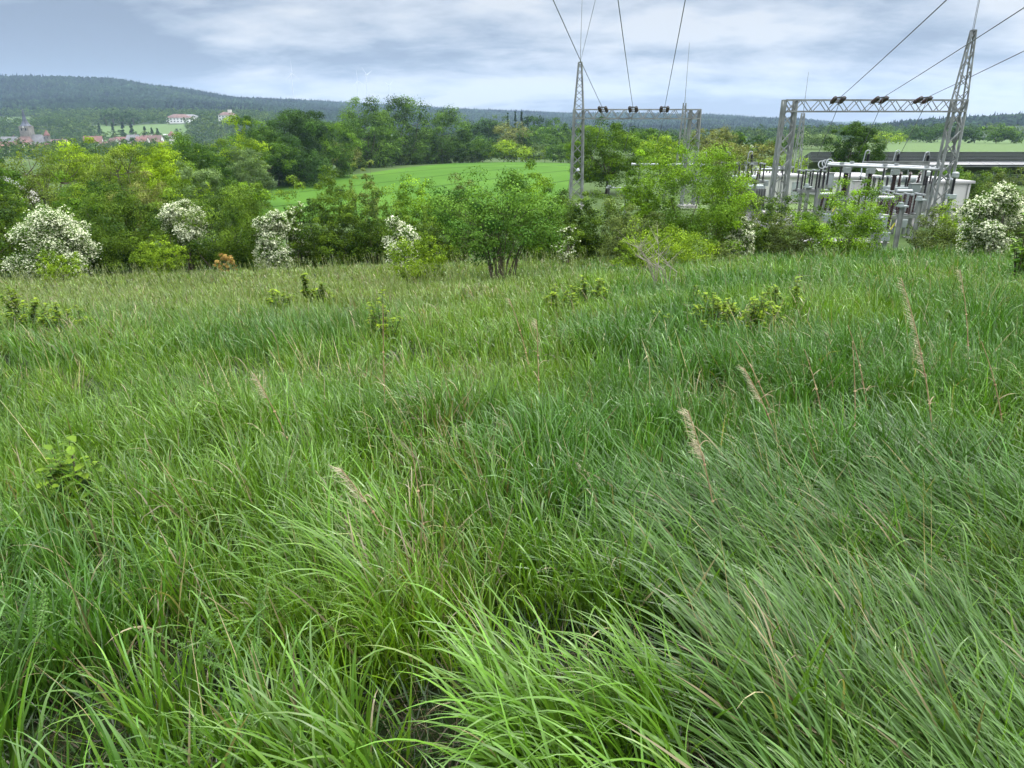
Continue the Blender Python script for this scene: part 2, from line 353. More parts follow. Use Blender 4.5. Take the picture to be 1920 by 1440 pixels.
# ------------------------------------------------------------------ foliage
def nrm(v): return v/np.maximum(np.linalg.norm(v, axis=1, keepdims=True), 1e-9)
def leaves(rng, C, N, size, asp=.6):
    """diamond leaves at centres C with normals N"""
    n = len(C); t = nrm(np.cross(N, rng.normal(size=(n, 3)))); b = np.cross(N, t)
    s = (np.asarray(size)*rng.uniform(.65, 1.35, n))[:, None]
    bendv = N*s*.12
    V = np.stack([C-t*s*.5-bendv, C-b*s*.5*asp+t*s*.05, C+t*s*.5-bendv, C+b*s*.5*asp+t*s*.05], 1).reshape(-1, 3)
    Q = np.arange(4*n).reshape(n, 4)
    return V, Q
def crown(rng, w, h, z0, n, leaf, pal, style='bush', pal2=None, bloom=0, dens=1.0, lobes=None, updir=.5, jit=.06):
    """returns leaf mesh, blossom mesh, lobe centres. crown occupies z0..h, width w (metres)"""
    R = np.array([w/2, w/2*.85, (h-z0)/2]); cz = (h+z0)/2
    if style == 'conifer':
        ns = max(40, n//60); t = rng.rand(ns)**.8; ang = rng.rand(ns)*6.283; rr = (1-t)*w/2*rng.uniform(.75, 1.1, ns)+.02*w
        S = np.stack([0*t, 0*t, z0+(h-z0)*t], 1); E = S+np.stack([np.cos(ang)*rr, np.sin(ang)*rr, -rr*.22], 1); lob = S[:6]
        spread = .035*w*np.ones(ns)
    else:
        nl = lobes or rng.randint(7, 12)
        gi = np.arange(nl)+.5; ph = np.arccos(1-2*gi/nl); ga = gi*2.39996+rng.rand()*6.28
        d = np.stack([np.cos(ga)*np.sin(ph), np.sin(ga)*np.sin(ph), np.cos(ph)], 1); d = nrm(d+rng.normal(size=(nl, 3))*.22); rad_ = rng.uniform(.48, .66, nl); rad_[rng.randint(nl)] = .1
        if style in ('bush', 'arch'):
            d[:, 2] = np.where(d[:, 2] < -.3, d[:, 2]*1.15, d[:, 2]); d[:, :2] *= np.where(d[:, 2] < -.2, 1.25, 1.)[:, None]
        if style == 'tall':
            d[:, 2] = np.linspace(-.95, .95, nl); d[:, :2] *= .62; rad_[:] = .9
        lob = d*rad_[:, None]*R+np.array([0, 0, cz])
        lr = rng.uniform(.42, .60, nl)*(1.08 if style == 'tree' else 1)
        if style == 'tall': lr *= 1.05
        ns = int(n/14) if style == 'arch' else int(np.clip(n/50, 24, {'tree': 125, 'tall': 105, 'bush': 150}[style])); li = rng.randint(0, nl, ns)
        dd = nrm(rng.normal(size=(ns, 3)))
        out = nrm((lob-np.array([0, 0, cz]))/R)[li]
        dd = nrm(dd+out*.45)
        if style == 'arch': dd[:, 2] *= .5; lr = lr*.82
        Rl = R*1.0
        S = lob[li]+dd*lr[li][:, None]*Rl*rng.uniform(.1, .6, ns)[:, None]
        E = lob[li]+dd*lr[li][:, None]*Rl*(rng.uniform(.75, 1.5, ns) if style == 'arch' else rng.uniform(.85, 1.12, ns))[:, None]
        Ls = np.linalg.norm(E-S, axis=1)
        if style in ('bush', 'arch') and z0 < .1*h:       # skirts of foliage down to the grass
            m = np.where(rng.rand(ns) < (.30 if style == 'bush' else .22))[0]; aa = rng.rand(len(m))*6.283; q = np.sqrt(rng.rand(len(m)))*.92; zz = z0+rng.uniform(.02, .34, len(m))*h
            E[m] = np.stack([np.cos(aa)*q*R[0], np.sin(aa)*q*R[1], zz], 1); S[m] = E[m]*np.array([.7, .7, .8]); Ls[m] = np.linalg.norm(E[m]-S[m], axis=1)
        if style == 'arch':
            E = E+np.stack([0*Ls, 0*Ls, -Ls*.25], 1)
        else:
            E[:, 2] += Ls*updir*rng.uniform(.2, 1.5, ns)
        spread = jit*w*rng.uniform(.5, 1.3, ns)
        spread = np.minimum(spread, .5)*(.8 if style == 'arch' else .8)
    per = max(4, int(n/ns)); t = rng.rand(ns, per)**.75
    C = S[:, None]*(1-t[..., None])+E[:, None]*t[..., None]
    if style == 'arch': C[..., 2] += (4*t*(1-t))*.18*np.linalg.norm(E-S, axis=1)[:, None]
    C = C+rng.normal(size=C.shape)*(spread[:, None]*(1.1-.75*t))[..., None]*np.array([1, 1, .7])
    C = C.reshape(-1, 3); C[:, 2] = np.maximum(C[:, 2], .03)
    cen = np.array([0, 0, cz]); o = nrm((C-cen)/R)
    N = nrm(o*.45+np.array([0, 0, .45])+rng.normal(size=C.shape)*.55)
    if style == 'bush':
        pass
    pf = {'tree': .9, 'tall': .85, 'bush': .62}.get(style, 0)
    if pf:      # rounded leaf masses at the branch ends
        q = nrm(rng.normal(size=(ns*per, 3))).reshape(ns, per, 3); pr = (w*{'tree': .105, 'tall': .15, 'bush': .10}[style]*rng.uniform(.6, 1.5, ns))[:, None, None]
        q[..., 2] = np.where(q[..., 2] < -.5, -q[..., 2]*.8, q[..., 2]); bump = 1+.28*np.sin(q[..., :1]*7+rng.rand(ns, 1, 1)*6)*np.sin(q[..., 1:2]*8+rng.rand(ns, 1, 1)*6)
        Cp = E[:, None]+q*pr*bump*(.55+.5*rng.rand(ns, per, 1)**.6)*np.array([1, 1, .85])
        Np = nrm((q*.9+rng.normal(size=q.shape)*.27+np.array([0, 0, .25])).reshape(-1, 3))
        ip = np.repeat(rng.rand(ns) < pf, per); C[ip] = Cp.reshape(-1, 3)[ip]; N[ip] = Np[ip]; C[:, 2] = np.maximum(C[:, 2], .03)
    tone = np.repeat(rng.normal(size=ns), per); tt = t.reshape(-1)
    pa = np.array(pal); pb = np.array(pal2 if pal2 is not None else pal)
    mixk = np.clip(.5+.45*tone+rng.normal(size=len(C))*.22, 0, 1)[:, None]
    col = (pa*(1-mixk)+pb*mixk)*np.exp(rng.normal(size=(len(C), 1))*.16+.14*tone[:, None])
    bm = None
    if bloom > 0:
        shoot_b = np.repeat(rng.rand(ns) < min(1, bloom*1.25), per)
        isb = shoot_b & (tt > .35) & (rng.rand(len(C)) < .8)
        Cb = C[isb]; Nb = nrm(N[isb]+np.array([0, 0, .6]))
        Vb, Qb = leaves(rng, Cb, Nb, leaf*1.0, .95)
        cb = np.array([.76, .79, .56])*np.exp(rng.normal(size=(len(Cb), 1))*.12); bm = (Vb, Qb, np.repeat(cb, 4, 0))
        C, N, col = C[~isb], N[~isb], col[~isb]
    V, Q = leaves(rng, C, N, leaf, .62)
    return (V, Q, np.repeat(col, 4, 0)), bm, lob, (S, E)
def limb_mesh(rng, lob, h, r, SE=None, twigs=0, multi=1, wid=1.0):
    mb = MB()
    roots = [Vector((rng.normal()*.03*multi*wid, rng.normal()*.03*multi*wid, -.15)) for _ in range(multi)]
    if multi == 1:
        zf = min(p[2] for p in lob)*.75; zf = max(zf, .12*h); top = Vector((0, 0, zf)); mid = Vector((r*.4*rng.normal(), r*.4*rng.normal(), zf*.5))
        mb.path([roots[0], mid, top], [r*1.15, r*.9, r*.8], 7)
    for i, p in enumerate(lob):
        p = Vector(p)
        if multi == 1: st = top*(.75+.25*rng.rand()) if p.z > top.z else top*.7
        else: st = roots[i % multi]
        m = st.lerp(p, .5)+Vector((rng.normal(), rng.normal(), 1.0))*(p-st).length*.07; rr = r*(.55 if multi == 1 else .8)
        mb.path([st, m, p], [rr, rr*.6, rr*.22], 5)
    if SE is not None and twigs:
        S, E = SE; lobv = np.array(lob)
        for k in rng.choice(len(S), min(twigs, len(S)), replace=False):
            i = np.argmin(((lobv-S[k])**2).sum(1)); a = Vector(lobv[i]); b = Vector(S[k]); c = Vector(E[k])
            mb.path([a, b, b.lerp(c, .85)], [r*.2, r*.13, r*.05], 4)
    return mb
def plant(px, pym, Y, ptop, wpx, kind, label, seed=None, name=None, cat=None, group=None, base=None, dens=1.0):
    """one tree or bush: measured on the photograph, then stood on the ground at its own depth"""
    k = KINDS[kind]; pt = P(px, pym, Y); x = pt.x
    z = Hs(x, Y); top = P(px, ptop, Y).z; h = max(top-z, .3)*{'tree': .95, 'tall': .95, 'bush': .90}.get(k['style'], 1); w = wpx/F*Y/(ray(px, pym)[1])*k.get('wk', 1.22)
    rng = np.random.RandomState(seed if seed is not None else (int(px*7+Y*13+ptop) % 99991))
    leaf = max(k.get('leaf', .07), (1.35 if Y > 70 else 1.55)*Y/709*k.get('lk', 1.0))
    area = w*h*(1-k['z0']*.8); n = int(np.clip((5.0 if Y > 70 else 3.6)*k.get('d', 3.4)*area/(leaf*leaf)*dens, 400, 42000))
    lf, bl, lob, SE = crown(rng, w, h, h*k['z0'], n, leaf, k['a'], k['style'], k['b'], k.get('bloom', 0), lobes=k.get('lobes'), updir=k.get('up', .5), jit=k.get('jit', .06))
    nm = name or k['name']; root = empty(nm, (x, Y, z), label, cat or k['cat'], group)
    lm = limb_mesh(rng, lob, h, k.get('tr', .022)*h, SE, k.get('twigs', 0), k.get('multi', 1), w)
    lm.build('stems' if k.get('multi', 1) > 1 else 'trunk', M_BARK, root)
    npmesh('foliage' if k['style'] in ('bush', 'arch') else 'crown', *lf[:2], M_LEAF, lf[2], root)
    if bl: npmesh('blossom', *bl[:2], M_BLOOM, bl[2], root)
    return root
G1 = (.036, .082, .009); G2 = (.115, .190, .016)
KINDS = {
 'bush':   dict(name='hedge_bush', cat='bush', style='bush', z0=.0, a=G1, b=G2, d=3.6, multi=5, tr=.010, up=1.1, lobes=11),
 'fresh':  dict(name='hedge_bush', cat='bush', style='bush', z0=.0, a=(0.074, 0.160, 0.010), b=(0.184, 0.319, 0.018), d=3.4, multi=5, tr=.010, up=1.1),
 'olive':  dict(name='hedge_bush', cat='bush', style='bush', z0=.05, a=(0.083, 0.132, 0.024), b=(0.156, 0.209, 0.042), d=2.2, multi=4, tr=.012, up=.9, twigs=60),
 'dull':   dict(name='hedge_bush', cat='bush', style='bush', z0=.0, a=(0.074, 0.110, 0.024), b=(0.129, 0.176, 0.042), d=2.6, multi=5, tr=.010, up=.6, twigs=40),
 'low':    dict(name='low_shrub', cat='bush', style='bush', z0=.0, a=(0.110, 0.198, 0.012), b=(0.212, 0.319, 0.018), d=2.6, multi=5, tr=.012, up=.8, leaf=.06),
 'lowo':   dict(name='low_shrub', cat='bush', style='bush', z0=.0, a=(0.276, 0.165, 0.042), b=(0.350, 0.242, 0.072), d=2.0, multi=5, tr=.012, up=.6, leaf=.05),
 'haw':    dict(name='hawthorn', cat='hawthorn bush', style='arch', z0=.02, a=(0.064, 0.132, 0.018), b=(0.120, 0.209, 0.030), d=4.6, multi=5, tr=.012, bloom=.46, lk=.62, wk=.95, lobes=9, twigs=50),
 'haw2':   dict(name='hawthorn', cat='hawthorn bush', style='arch', z0=.05, a=(0.083, 0.154, 0.018), b=(0.138, 0.231, 0.030), d=2.6, multi=4, tr=.012, bloom=.30, wk=1.0, twigs=50),
 'tree':   dict(name='broadleaf_tree', cat='tree', style='tree', z0=.04, a=(0.033, 0.088, 0.006), b=(0.097, 0.187, 0.011), d=3.4, tr=.025, up=.3),
 'dark':   dict(name='broadleaf_tree', cat='tree', style='tree', z0=.03, a=(0.020, 0.055, 0.007), b=(0.046, 0.105, 0.011), d=3.6, tr=.025, up=.3),
 'yellow': dict(name='broadleaf_tree', cat='tree', style='tree', z0=.04, a=(0.101, 0.187, 0.006), b=(0.239, 0.352, 0.010), d=3.2, tr=.022, up=.4),
 'open':   dict(name='open_crowned_tree', cat='tree', style='tree', z0=.22, a=(0.092, 0.143, 0.018), b=(0.166, 0.231, 0.030), d=1.6, tr=.022, up=.3, twigs=110, lobes=12),
 'brown':  dict(name='broadleaf_tree', cat='tree', style='tree', z0=.10, a=(0.110, 0.132, 0.027), b=(0.175, 0.198, 0.048), d=2.6, tr=.02, up=.4),
 'grey':   dict(name='willow', cat='tree', style='tree', z0=.05, a=(0.083, 0.143, 0.042), b=(0.147, 0.220, 0.072), d=3.0, tr=.02, up=.5),
 'tall':   dict(name='tall_tree', cat='tree', style='tall', z0=.08, a=(0.030, 0.070, 0.010), b=(0.092, 0.176, 0.017), d=3.4, tr=.018, up=.3, twigs=30, lobes=15, multi=1, jit=.12),
 'hawh':   dict(name='hawthorn', cat='hawthorn bush', style='arch', z0=.28, a=(.07, .13, .02), b=(.12, .2, .03), d=3.0, multi=4, tr=.012, bloom=.66, lk=.75, wk=1.0, twigs=30),
 'oakd':   dict(name='broadleaf_tree', cat='tree', style='tree', z0=.04, a=(0.028, 0.072, 0.007), b=(0.064, 0.132, 0.010), d=4.5, tr=.022, up=.15, lobes=16),
 'scrub':  dict(name='scrub_bush', cat='bush', style='bush', z0=.0, a=(0.041, 0.077, 0.012), b=(0.083, 0.132, 0.021), d=3.6, multi=4, tr=.012, up=.5),
 'con':    dict(name='conifer', cat='conifer', style='conifer', z0=.05, a=(0.017, 0.044, 0.012), b=(0.032, 0.072, 0.018), d=4.5, tr=.012, wk=1.0),
 'oak':    dict(name='oak_tree', cat='tree', style='tree', z0=.10, a=(0.051, 0.116, 0.007), b=(0.110, 0.198, 0.009), d=3.6, tr=.022, up=.3, lobes=15),
}
# ------------------------------------------------------------------ hedge between meadow and fields
HG = 'bushes of the hedge along the meadow'
HEDGE = [  # px, py mid, depth, py top, width px, kind, label
 (5, 430, 37, 372, 110, 'bush', 'green bush cut by the left edge of the photo behind the broad white hawthorn'),
 (85, 435, 33, 380, 150, 'haw', 'broadest white hawthorn, in full blossom at the left end of the hedge'),
 (128, 392, 35.5, 370, 62, 'haw2', 'half blossoming hawthorn behind the right shoulder of the broadest hawthorn'),
 (205, 430, 37, 365, 150, 'bush', 'wide green hedge bush just right of the broadest white hawthorn'),
 (290, 440, 38, 385, 110, 'bush', 'dark footed green hedge bush below and left of the high hawthorn spray'),
 (337, 388, 35.4, 345, 80, 'hawh', 'hawthorn whose white sprays hang high over the green hedge, second from the left'),
 (400, 420, 36, 352, 150, 'bush', 'large green hedge bush between the two left hawthorns and the domed one'),
 (468, 385, 42, 330, 100, 'fresh', 'light green hedge bush rising behind the left shoulder of the domed hawthorn'),
 (505, 425, 35, 368, 84, 'haw', 'domed white hawthorn left of the middle of the hedge'),
 (552, 404, 37.5, 360, 50, 'haw2', 'white hawthorn with hanging sprays leaning right off the domed hawthorn'),
 (592, 400, 38, 330, 100, 'bush', 'upright dark green hedge bush right of the two joined hawthorns'),
 (640, 430, 37, 385, 80, 'bush', 'low green hedge bush under the crop field'),
 (676, 350, 46, 313, 62, 'olive', 'thin brownish bush standing up against the crop field'),
 (695, 430, 37, 372, 95, 'bush', 'rounded green hedge bush left of the small bright hawthorn'),
 (768, 385, 40, 333, 95, 'fresh', 'bush with upright spiky shoots against the crop field'),
 (752, 425, 35, 388, 76, 'haw', 'small bright white hawthorn left of the multi stemmed shrub'),
 (820, 435, 37, 385, 90, 'bush', 'dark shadowed bush between small hawthorn and the multi stemmed shrub'),
 (858, 380, 41, 333, 85, 'dull', 'pale loose bush up against the crop field, left behind the multi stemmed shrub'),
 (988, 370, 38, 326, 105, 'fresh', 'yellow green round topped bush right behind the multi stemmed shrub'),
 (1052, 420, 35, 368, 85, 'bush', 'hedge bush left of the foot of the left steel tower'),
 (1064, 425, 31, 405, 45, 'haw2', 'small cream flowered hawthorn below the left steel tower'),
 (1086, 405, 36, 374, 66, 'bush', 'narrow bush hiding the foot of the left steel tower'),
 (1125, 400, 37, 362, 95, 'bush', 'hedge bush right in front of the foot of the left steel tower'),
 (1178, 420, 31, 372, 100, 'dull', 'loose grey green bush below the bough of the largest bush'),
 (1218, 360, 35, 283, 85, 'fresh', 'light green bush forming the left flank of the largest clump'),
 (1300, 375, 33, 276, 175, 'fresh', 'largest bush, spreading over many stems between the two gantries'),
 (1375, 365, 35, 280, 80, 'olive', 'thin arching bush forming the right flank of the largest clump'),
 (1392, 428, 33, 392, 62, 'haw', 'white hawthorn between the two gantries at the foot of the largest clump'),
 (1440, 415, 36, 366, 85, 'bush', 'dark green bush before the left leg of the right gantry'),
 (1492, 425, 33, 388, 80, 'dull', 'loose bush left of the round bright green bush'),
 (1580, 412, 31, 356, 124, 'fresh', 'round bright green bush before the switchgear'),
 (1748, 425, 33, 395, 75, 'dull', 'grey green bush at the foot of the right steel tower'),
 (1805, 415, 34, 378, 85, 'low', 'yellow green bush right of the right steel tower'),
 (1900, 360, 44, 312, 95, 'dull', 'dark bush behind the right hand hawthorn'),
 (1862, 385, 28, 322, 115, 'haw', 'large cream white hawthorn at the right edge of the photo'),
]
for r in HEDGE: plant(*r, group=HG)
def front_shrubs():
    plant(1275, 455, 26, 430, 120, 'low', 'bright yellow green low shrub in front of the largest bush', group=HG)
    plant(1195, 470, 24, 440, 80, 'low', 'low shrub among bare stems right of the multi stemmed shrub', group=HG)
    plant(1355, 470, 27, 450, 50, 'dull', 'tiny greyish shrub at the foot of the white hawthorn between the gantries', group=HG)
    plant(785, 475, 23, 448, 90, 'low', 'low yellow green shrub left of the dark stems of the multi stemmed shrub', group=HG)
    plant(108, 485, 30, 468, 60, 'low', 'yellow green low shrub under the broadest white hawthorn', group=HG)
    plant(420, 478, 33, 468, 32, 'lowo', 'small orange brown shrub at the foot of the left hedge', group=HG)
    plant(300, 468, 33, 452, 70, 'low', 'low light shrub at the dark foot of the left hedge', group=HG)
front_shrubs()

# ------------------------------------------------------------------ trees behind the hedge
T1 = 'trees close behind the left hedge'; T2 = 'trees along the far side of the crop field'; T3 = 'trees behind the substation'; T4 = 'far trees beyond the crop field'
TREES = [
 (72, 330, 60, 262, 125, 'open', 'brownish open crowned tree below the church spire', T1),
 (8, 370, 55, 322, 90, 'tree', 'green tree at the left edge below the white gable', T1),
 (88, 365, 47, 342, 62, 'haw2', 'pale blossoming tree in front of the brownish open crowned tree', T1),
 (150, 320, 74, 274, 115, 'yellow', 'bright yellow green tree right of the brownish open crowned tree', T1),
 (168, 370, 52, 325, 110, 'tree', 'mid green tree behind the half blossoming hawthorn', T1),
 (222, 325, 68, 278, 95, 'open', 'open tree whose forked dark trunk shows, below the red roofs', T1),
 (262, 300, 88, 268, 110, 'yellow', 'yellow green round tree directly below the row of red roofs', T1),
 (262, 375, 52, 335, 90, 'brown', 'dull green tree behind the wide green hedge bush', T1),
 (320, 325, 62, 283, 95, 'yellow', 'golden green tree with a leaning trunk left of the dark trees', T1),
 (352, 290, 112, 250, 105, 'tree', 'deep green tree right of the red roofs', T1),
 (385, 355, 52, 318, 80, 'grey', 'greyish green tree behind the large green hedge bush', T1),
 (436, 300, 140, 243, 85, 'yellow', 'yellow green tree below the white villa', T2),
 (660, 300, 262, 286, 50, 'scrub', 'scrub under the left end of the feathery trees', T2),
 (700, 300, 280, 287, 50, 'scrub', 'scrub at the foot of the left tall feathery tree', T2),
 (738, 298, 292, 284, 50, 'scrub', 'scrub between the two tall feathery trees', T2),
 (775, 298, 304, 285, 50, 'scrub', 'scrub at the foot of the right tall feathery tree', T2),
 (812, 297, 312, 283, 50, 'scrub', 'scrub at the foot of the domed tall tree', T2),
 (848, 297, 318, 281, 50, 'scrub', 'scrub right of the foot of the domed tall tree', T2),
 (880, 297, 322, 280, 50, 'scrub', 'scrub below the tree sloping down to the right', T2),
 (582, 330, 196, 300, 60, 'dark', 'dark low tree right at the corner where field and wood meet', T2),
 (520, 300, 188, 250, 70, 'dark', 'deep green tree between broad tree and tallest dark tree', T2),
 (400, 320, 125, 280, 70, 'dark', 'dark tree left of the grey willow', T2),
 (466, 320, 120, 278, 65, 'grey', 'silvery willow in front of the dark trees left of the crop field', T2),
 (492, 280, 180, 224, 95, 'tree', 'broad tree right of the white villa', T2),
 (548, 275, 195, 216, 110, 'dark', 'tallest dark green tree left of the crop field', T2),
 (560, 320, 185, 290, 90, 'dark', 'low dark tree at the left corner of the crop field', T2),
 (605, 280, 212, 226, 95, 'tree', 'round shouldered tree above the left corner of the crop field', T2),
 (630, 295, 235, 262, 60, 'brown', 'brownish green tree low in the row over the crop field', T2),
 (648, 270, 245, 226, 55, 'tree', 'narrow tree in the row left of the two tall feathery trees', T2),
 (688, 262, 268, 206, 78, 'tall', 'left one of the two tallest feathery trees over the crop field', T2),
 (722, 275, 285, 236, 50, 'tree', 'lower tree between the two tallest feathery trees', T2),
 (762, 262, 296, 205, 76, 'tall', 'right one of the two tallest feathery trees over the crop field', T2),
 (792, 282, 305, 252, 50, 'tree', 'short dense tree right of the tallest feathery trees', T2),
 (828, 268, 310, 218, 72, 'tall', 'domed tall tree with bare lower trunks over the crop field', T2),
 (868, 275, 318, 244, 55, 'tree', 'tree sloping down to the right over the crop field', T2),
 (905, 286, 326, 266, 62, 'tree', 'low rounded tree left in the low row over the crop field', T2),
 (945, 288, 328, 266, 60, 'yellow', 'lighter low rounded tree in the low row over the crop field', T2),
 (985, 292, 330, 281, 66, 'yellow', 'lowest yellow green bushy tree over the right part of the crop field', T2),
 (1022, 290, 326, 278, 45, 'grey', 'grey green bushy tree near the right end of the crop field', T2),
 (1052, 290, 318, 270, 50, 'tree', 'low tree at the right end of the crop field beside the steel tower', T2),
 (965, 258, 400, 236, 60, 'brown', 'brownish crown above the low row, left of the steel tower', T4),
 (1010, 262, 395, 240, 62, 'tree', 'green crown above the low row, left of the steel tower', T4),
 (1050, 250, 410, 230, 55, 'tree', 'crown just left of the steel tower head of the beam', T4),
 (912, 248, 480, 228, 55, 'dark', 'bluish tree left of the far conifers', T4),
 (880, 248, 500, 236, 50, 'tree', 'small far tree right of the domed tall tree', T4),
 (935, 240, 560, 224, 40, 'grey', 'pale far tree just left of the far conifers', T4),
 (1005, 238, 560, 226, 50, 'dark', 'rounded far tree right of the far conifers', T4),
 (952, 232, 540, 212, 11, 'con', 'leftmost of the far conifers, standing alone', 'far conifers in the middle'),
 (966, 230, 540, 209, 13, 'con', 'tallest narrow one of the far conifers', 'far conifers in the middle'),
 (978, 230, 545, 209, 17, 'con', 'broadest of the far conifers', 'far conifers in the middle'),
 (989, 235, 545, 219, 8, 'con', 'smallest of the far conifers at the right of the group', 'far conifers in the middle'),
 (1140, 295, 92, 230, 112, 'oak', 'large yellow green oak behind the beam of the left gantry', T3),
 (1190, 262, 230, 243, 50, 'dark', 'dark pine like tree right behind the large oak', T3),
 (1218, 262, 210, 244, 52, 'tree', 'mid green tree below the middle of the left gantry beam', T3),
 (1252, 268, 240, 252, 40, 'tree', 'smaller tree below the right part of the left gantry beam', T3),
 (1240, 285, 130, 266, 75, 'yellow', 'bright green round tree above the largest bush', T3),
 (1340, 262, 160, 243, 62, 'brown', 'brown tinted tree right of the left gantry', T3),
 (1352, 285, 120, 262, 70, 'brown', 'pale brown leafing tree in front of the brown tinted one', T3),
 (1375, 260, 190, 246, 40, 'tree', 'green tree right of the brown tinted tree', T3),
 (1403, 275, 150, 264, 34, 'haw2', 'pale blossoming tree between the two gantries', T3),
 (1425, 285, 112, 272, 66, 'brown', 'tan round shrub like tree left of the right gantry', T3),
 (1420, 262, 230, 256, 28, 'dark', 'little dark tree above the tan round one', T3),
 (1470, 268, 250, 260, 60, 'tree', 'low green tree seen through the left leg of the right gantry', T3),
 (1522, 268, 300, 255, 60, 'grey', 'dusky row tree right of the left leg of the right gantry', T3),
 (1560, 266, 320, 258, 45, 'tree', 'low row tree left of the round tree by the solar farm', T3),
 (1470, 300, 90, 288, 70, 'low', 'light green shrubby tree behind the legs of the right gantry', T3),
 (1605, 268, 100, 232, 78, 'oakd', 'round dense tree standing alone before the solar farm', T3),
 (1662, 268, 420, 256, 60, 'yellow', 'bright tree right of the round dense tree', T3),
 (1700, 256, 520, 245, 60, 'tree', 'tree in the far row left of the right steel tower', T3),
 (1742, 252, 470, 236, 62, 'dark', 'big dark green tree left beside the right steel tower', T3),
 (1803, 258, 460, 240, 44, 'dark', 'round tree right beside the right steel tower', T3),
 (1828, 262, 450, 250, 30, 'dark', 'small round tree right of the right steel tower', T3),
 (1870, 256, 430, 239, 50, 'tree', 'broad tree on the edge of the light green field', T3),
 (1908, 260, 430, 247, 34, 'tree', 'low tree at the right edge of the light green field', T3),
 (1770, 330, 95, 316, 60, 'tree', 'bushy tree before the dark panels right of the right steel tower', T3),
 (1830, 345, 80, 326, 70, 'bush', 'low dark bush between the solar farm and the white hall', T3),
]
for r in TREES: plant(*r[:6], r[6], group=r[7])

# ------------------------------------------------------------------ the multi stemmed shrub and the saplings
def stemmed_shrub():
    px, Y = 940, 21.5; x = P(px, 440, Y).x; z = Hs(x, Y); rng = np.random.RandomState(8)
    h = P(px, 352, Y).z-z; w = 215/F*Y/1.02
    root = empty('multi_stemmed_shrub', (x, Y, z), 'wide green shrub on many bare dark stems alone at the edge of the meadow', 'shrub')
    lf, _, lob, SE = crown(rng, w, h, h*.25, 30000, .062, (.045, .125, .016), 'tree', (.12, .23, .03), lobes=18, updir=.35, jit=.05)
    # lower part of the crown keeps a flat underside
    npmesh('foliage', *lf[:2], M_LEAF, lf[2], root)
    mb = MB()
    for i in range(26):
        a = rng.rand()*6.283; r0 = .08+rng.rand()*.34; r1 = .25+rng.rand()*.6; p0 = Vector((math.cos(a)*r0, math.sin(a)*r0, -.1)); p2 = Vector((math.cos(a)*r1, math.sin(a)*r1*.8, h*rng.uniform(.45, .6)))
        p1 = p0.lerp(p2, .5)+Vector((-math.cos(a)*.08, 0, .06)); mb.path([p0, p1, p2], [.020, .015, .008], 6)
    for k in rng.choice(len(SE[0]), min(90, len(SE[0])), replace=False):
        s, e = Vector(SE[0][k]), Vector(SE[1][k]); mb.path([s.lerp(Vector((0, 0, h*.45)), .35), s, e], [.010, .007, .003], 4)
    mb.build('stems', M_BARK, root)
stemmed_shrub()

def ovate_leaf(rng, base, d, up, Ls, W, fold=.15):
    """pointed leaf of six quads, folded along its midrib"""
    d = d/np.linalg.norm(d); sd_ = np.cross(d, up); sd_ /= max(np.linalg.norm(sd_), 1e-6); n = np.cross(sd_, d)
    V = []; 
    for t, wd in ((0, .04), (.25, .42), (.55, .5), (.82, .28), (1, .01)):
        c = base+d*Ls*t-n*Ls*.25*t*t
        V += [c-sd_*W*wd+n*W*fold*wd*2, c, c+sd_*W*wd+n*W*fold*wd*2]
    Q = []
    for i in range(4):
        a = i*3; Q += [(a, a+1, a+4, a+3), (a+1, a+2, a+5, a+4)]
    return np.array(V), np.array(Q)
def leafy_plant(name, label, cat, base, h, w, nst, nlf, Ls, W, pal, pal2, seed, group=None, lean=(0, 0), mat=None):
    rng = np.random.RandomState(seed); x, y = base; z = Hs(x, y)
    w *= 1.0; root = empty(name, (x, y, z), label, cat, group); mb = MB(); VV = []; QQ = []; CC = []; off = 0
    for s in range(nst):
        a = rng.rand()*6.283; rr = w/2*math.sqrt(rng.rand()); hh = h*(1-.62*(rr/(w/2))**1.3)*rng.uniform(.6, 1.05)
        p0 = np.array([math.cos(a)*rr*.3, math.sin(a)*rr*.3, -.05]); p2 = np.array([math.cos(a)*rr+lean[0]*hh, math.sin(a)*rr+lean[1]*hh, hh]); p1 = (p0+p2)/2+np.array([0, 0, .1*hh])
        mb.path([Vector(p0), Vector(p1), Vector(p2)], [.006*h+.002, .005*h+.0015, .0015], 5)
        for k in range(nlf):
            t = .3+.72*(k+rng.rand())/nlf; t = min(t, 1.0)
            c = (1-t)**2*p0+2*t*(1-t)*p1+t*t*p2; az = rng.rand()*6.283; d = np.array([math.cos(az), math.sin(az), rng.uniform(-.1, .7)])
            v, q = ovate_leaf(rng, c, d, np.array([0, 0, 1.]), Ls*rng.uniform(.6, 1.2), W*rng.uniform(.7, 1.2))
            m = np.clip(rng.normal()*.3+.3+.4*(t > .85), 0, 1); col = np.array(pal)*(1-m)+np.array(pal2)*m
            VV.append(v); QQ.append(q+off); CC.append(np.repeat(col[None], len(v), 0)*math.exp(rng.normal()*.1)); off += len(v)
    mb.build('stems', mat or M_BARK, root); npmesh('leaves', np.concatenate(VV), np.concatenate(QQ), M_LEAF, np.concatenate(CC), root, smooth=True)
    return root
YG = (.13, .20, .018); YG2 = (.27, .33, .03); DG = (.05, .10, .02)
SG = 'young shrubs standing in the meadow'
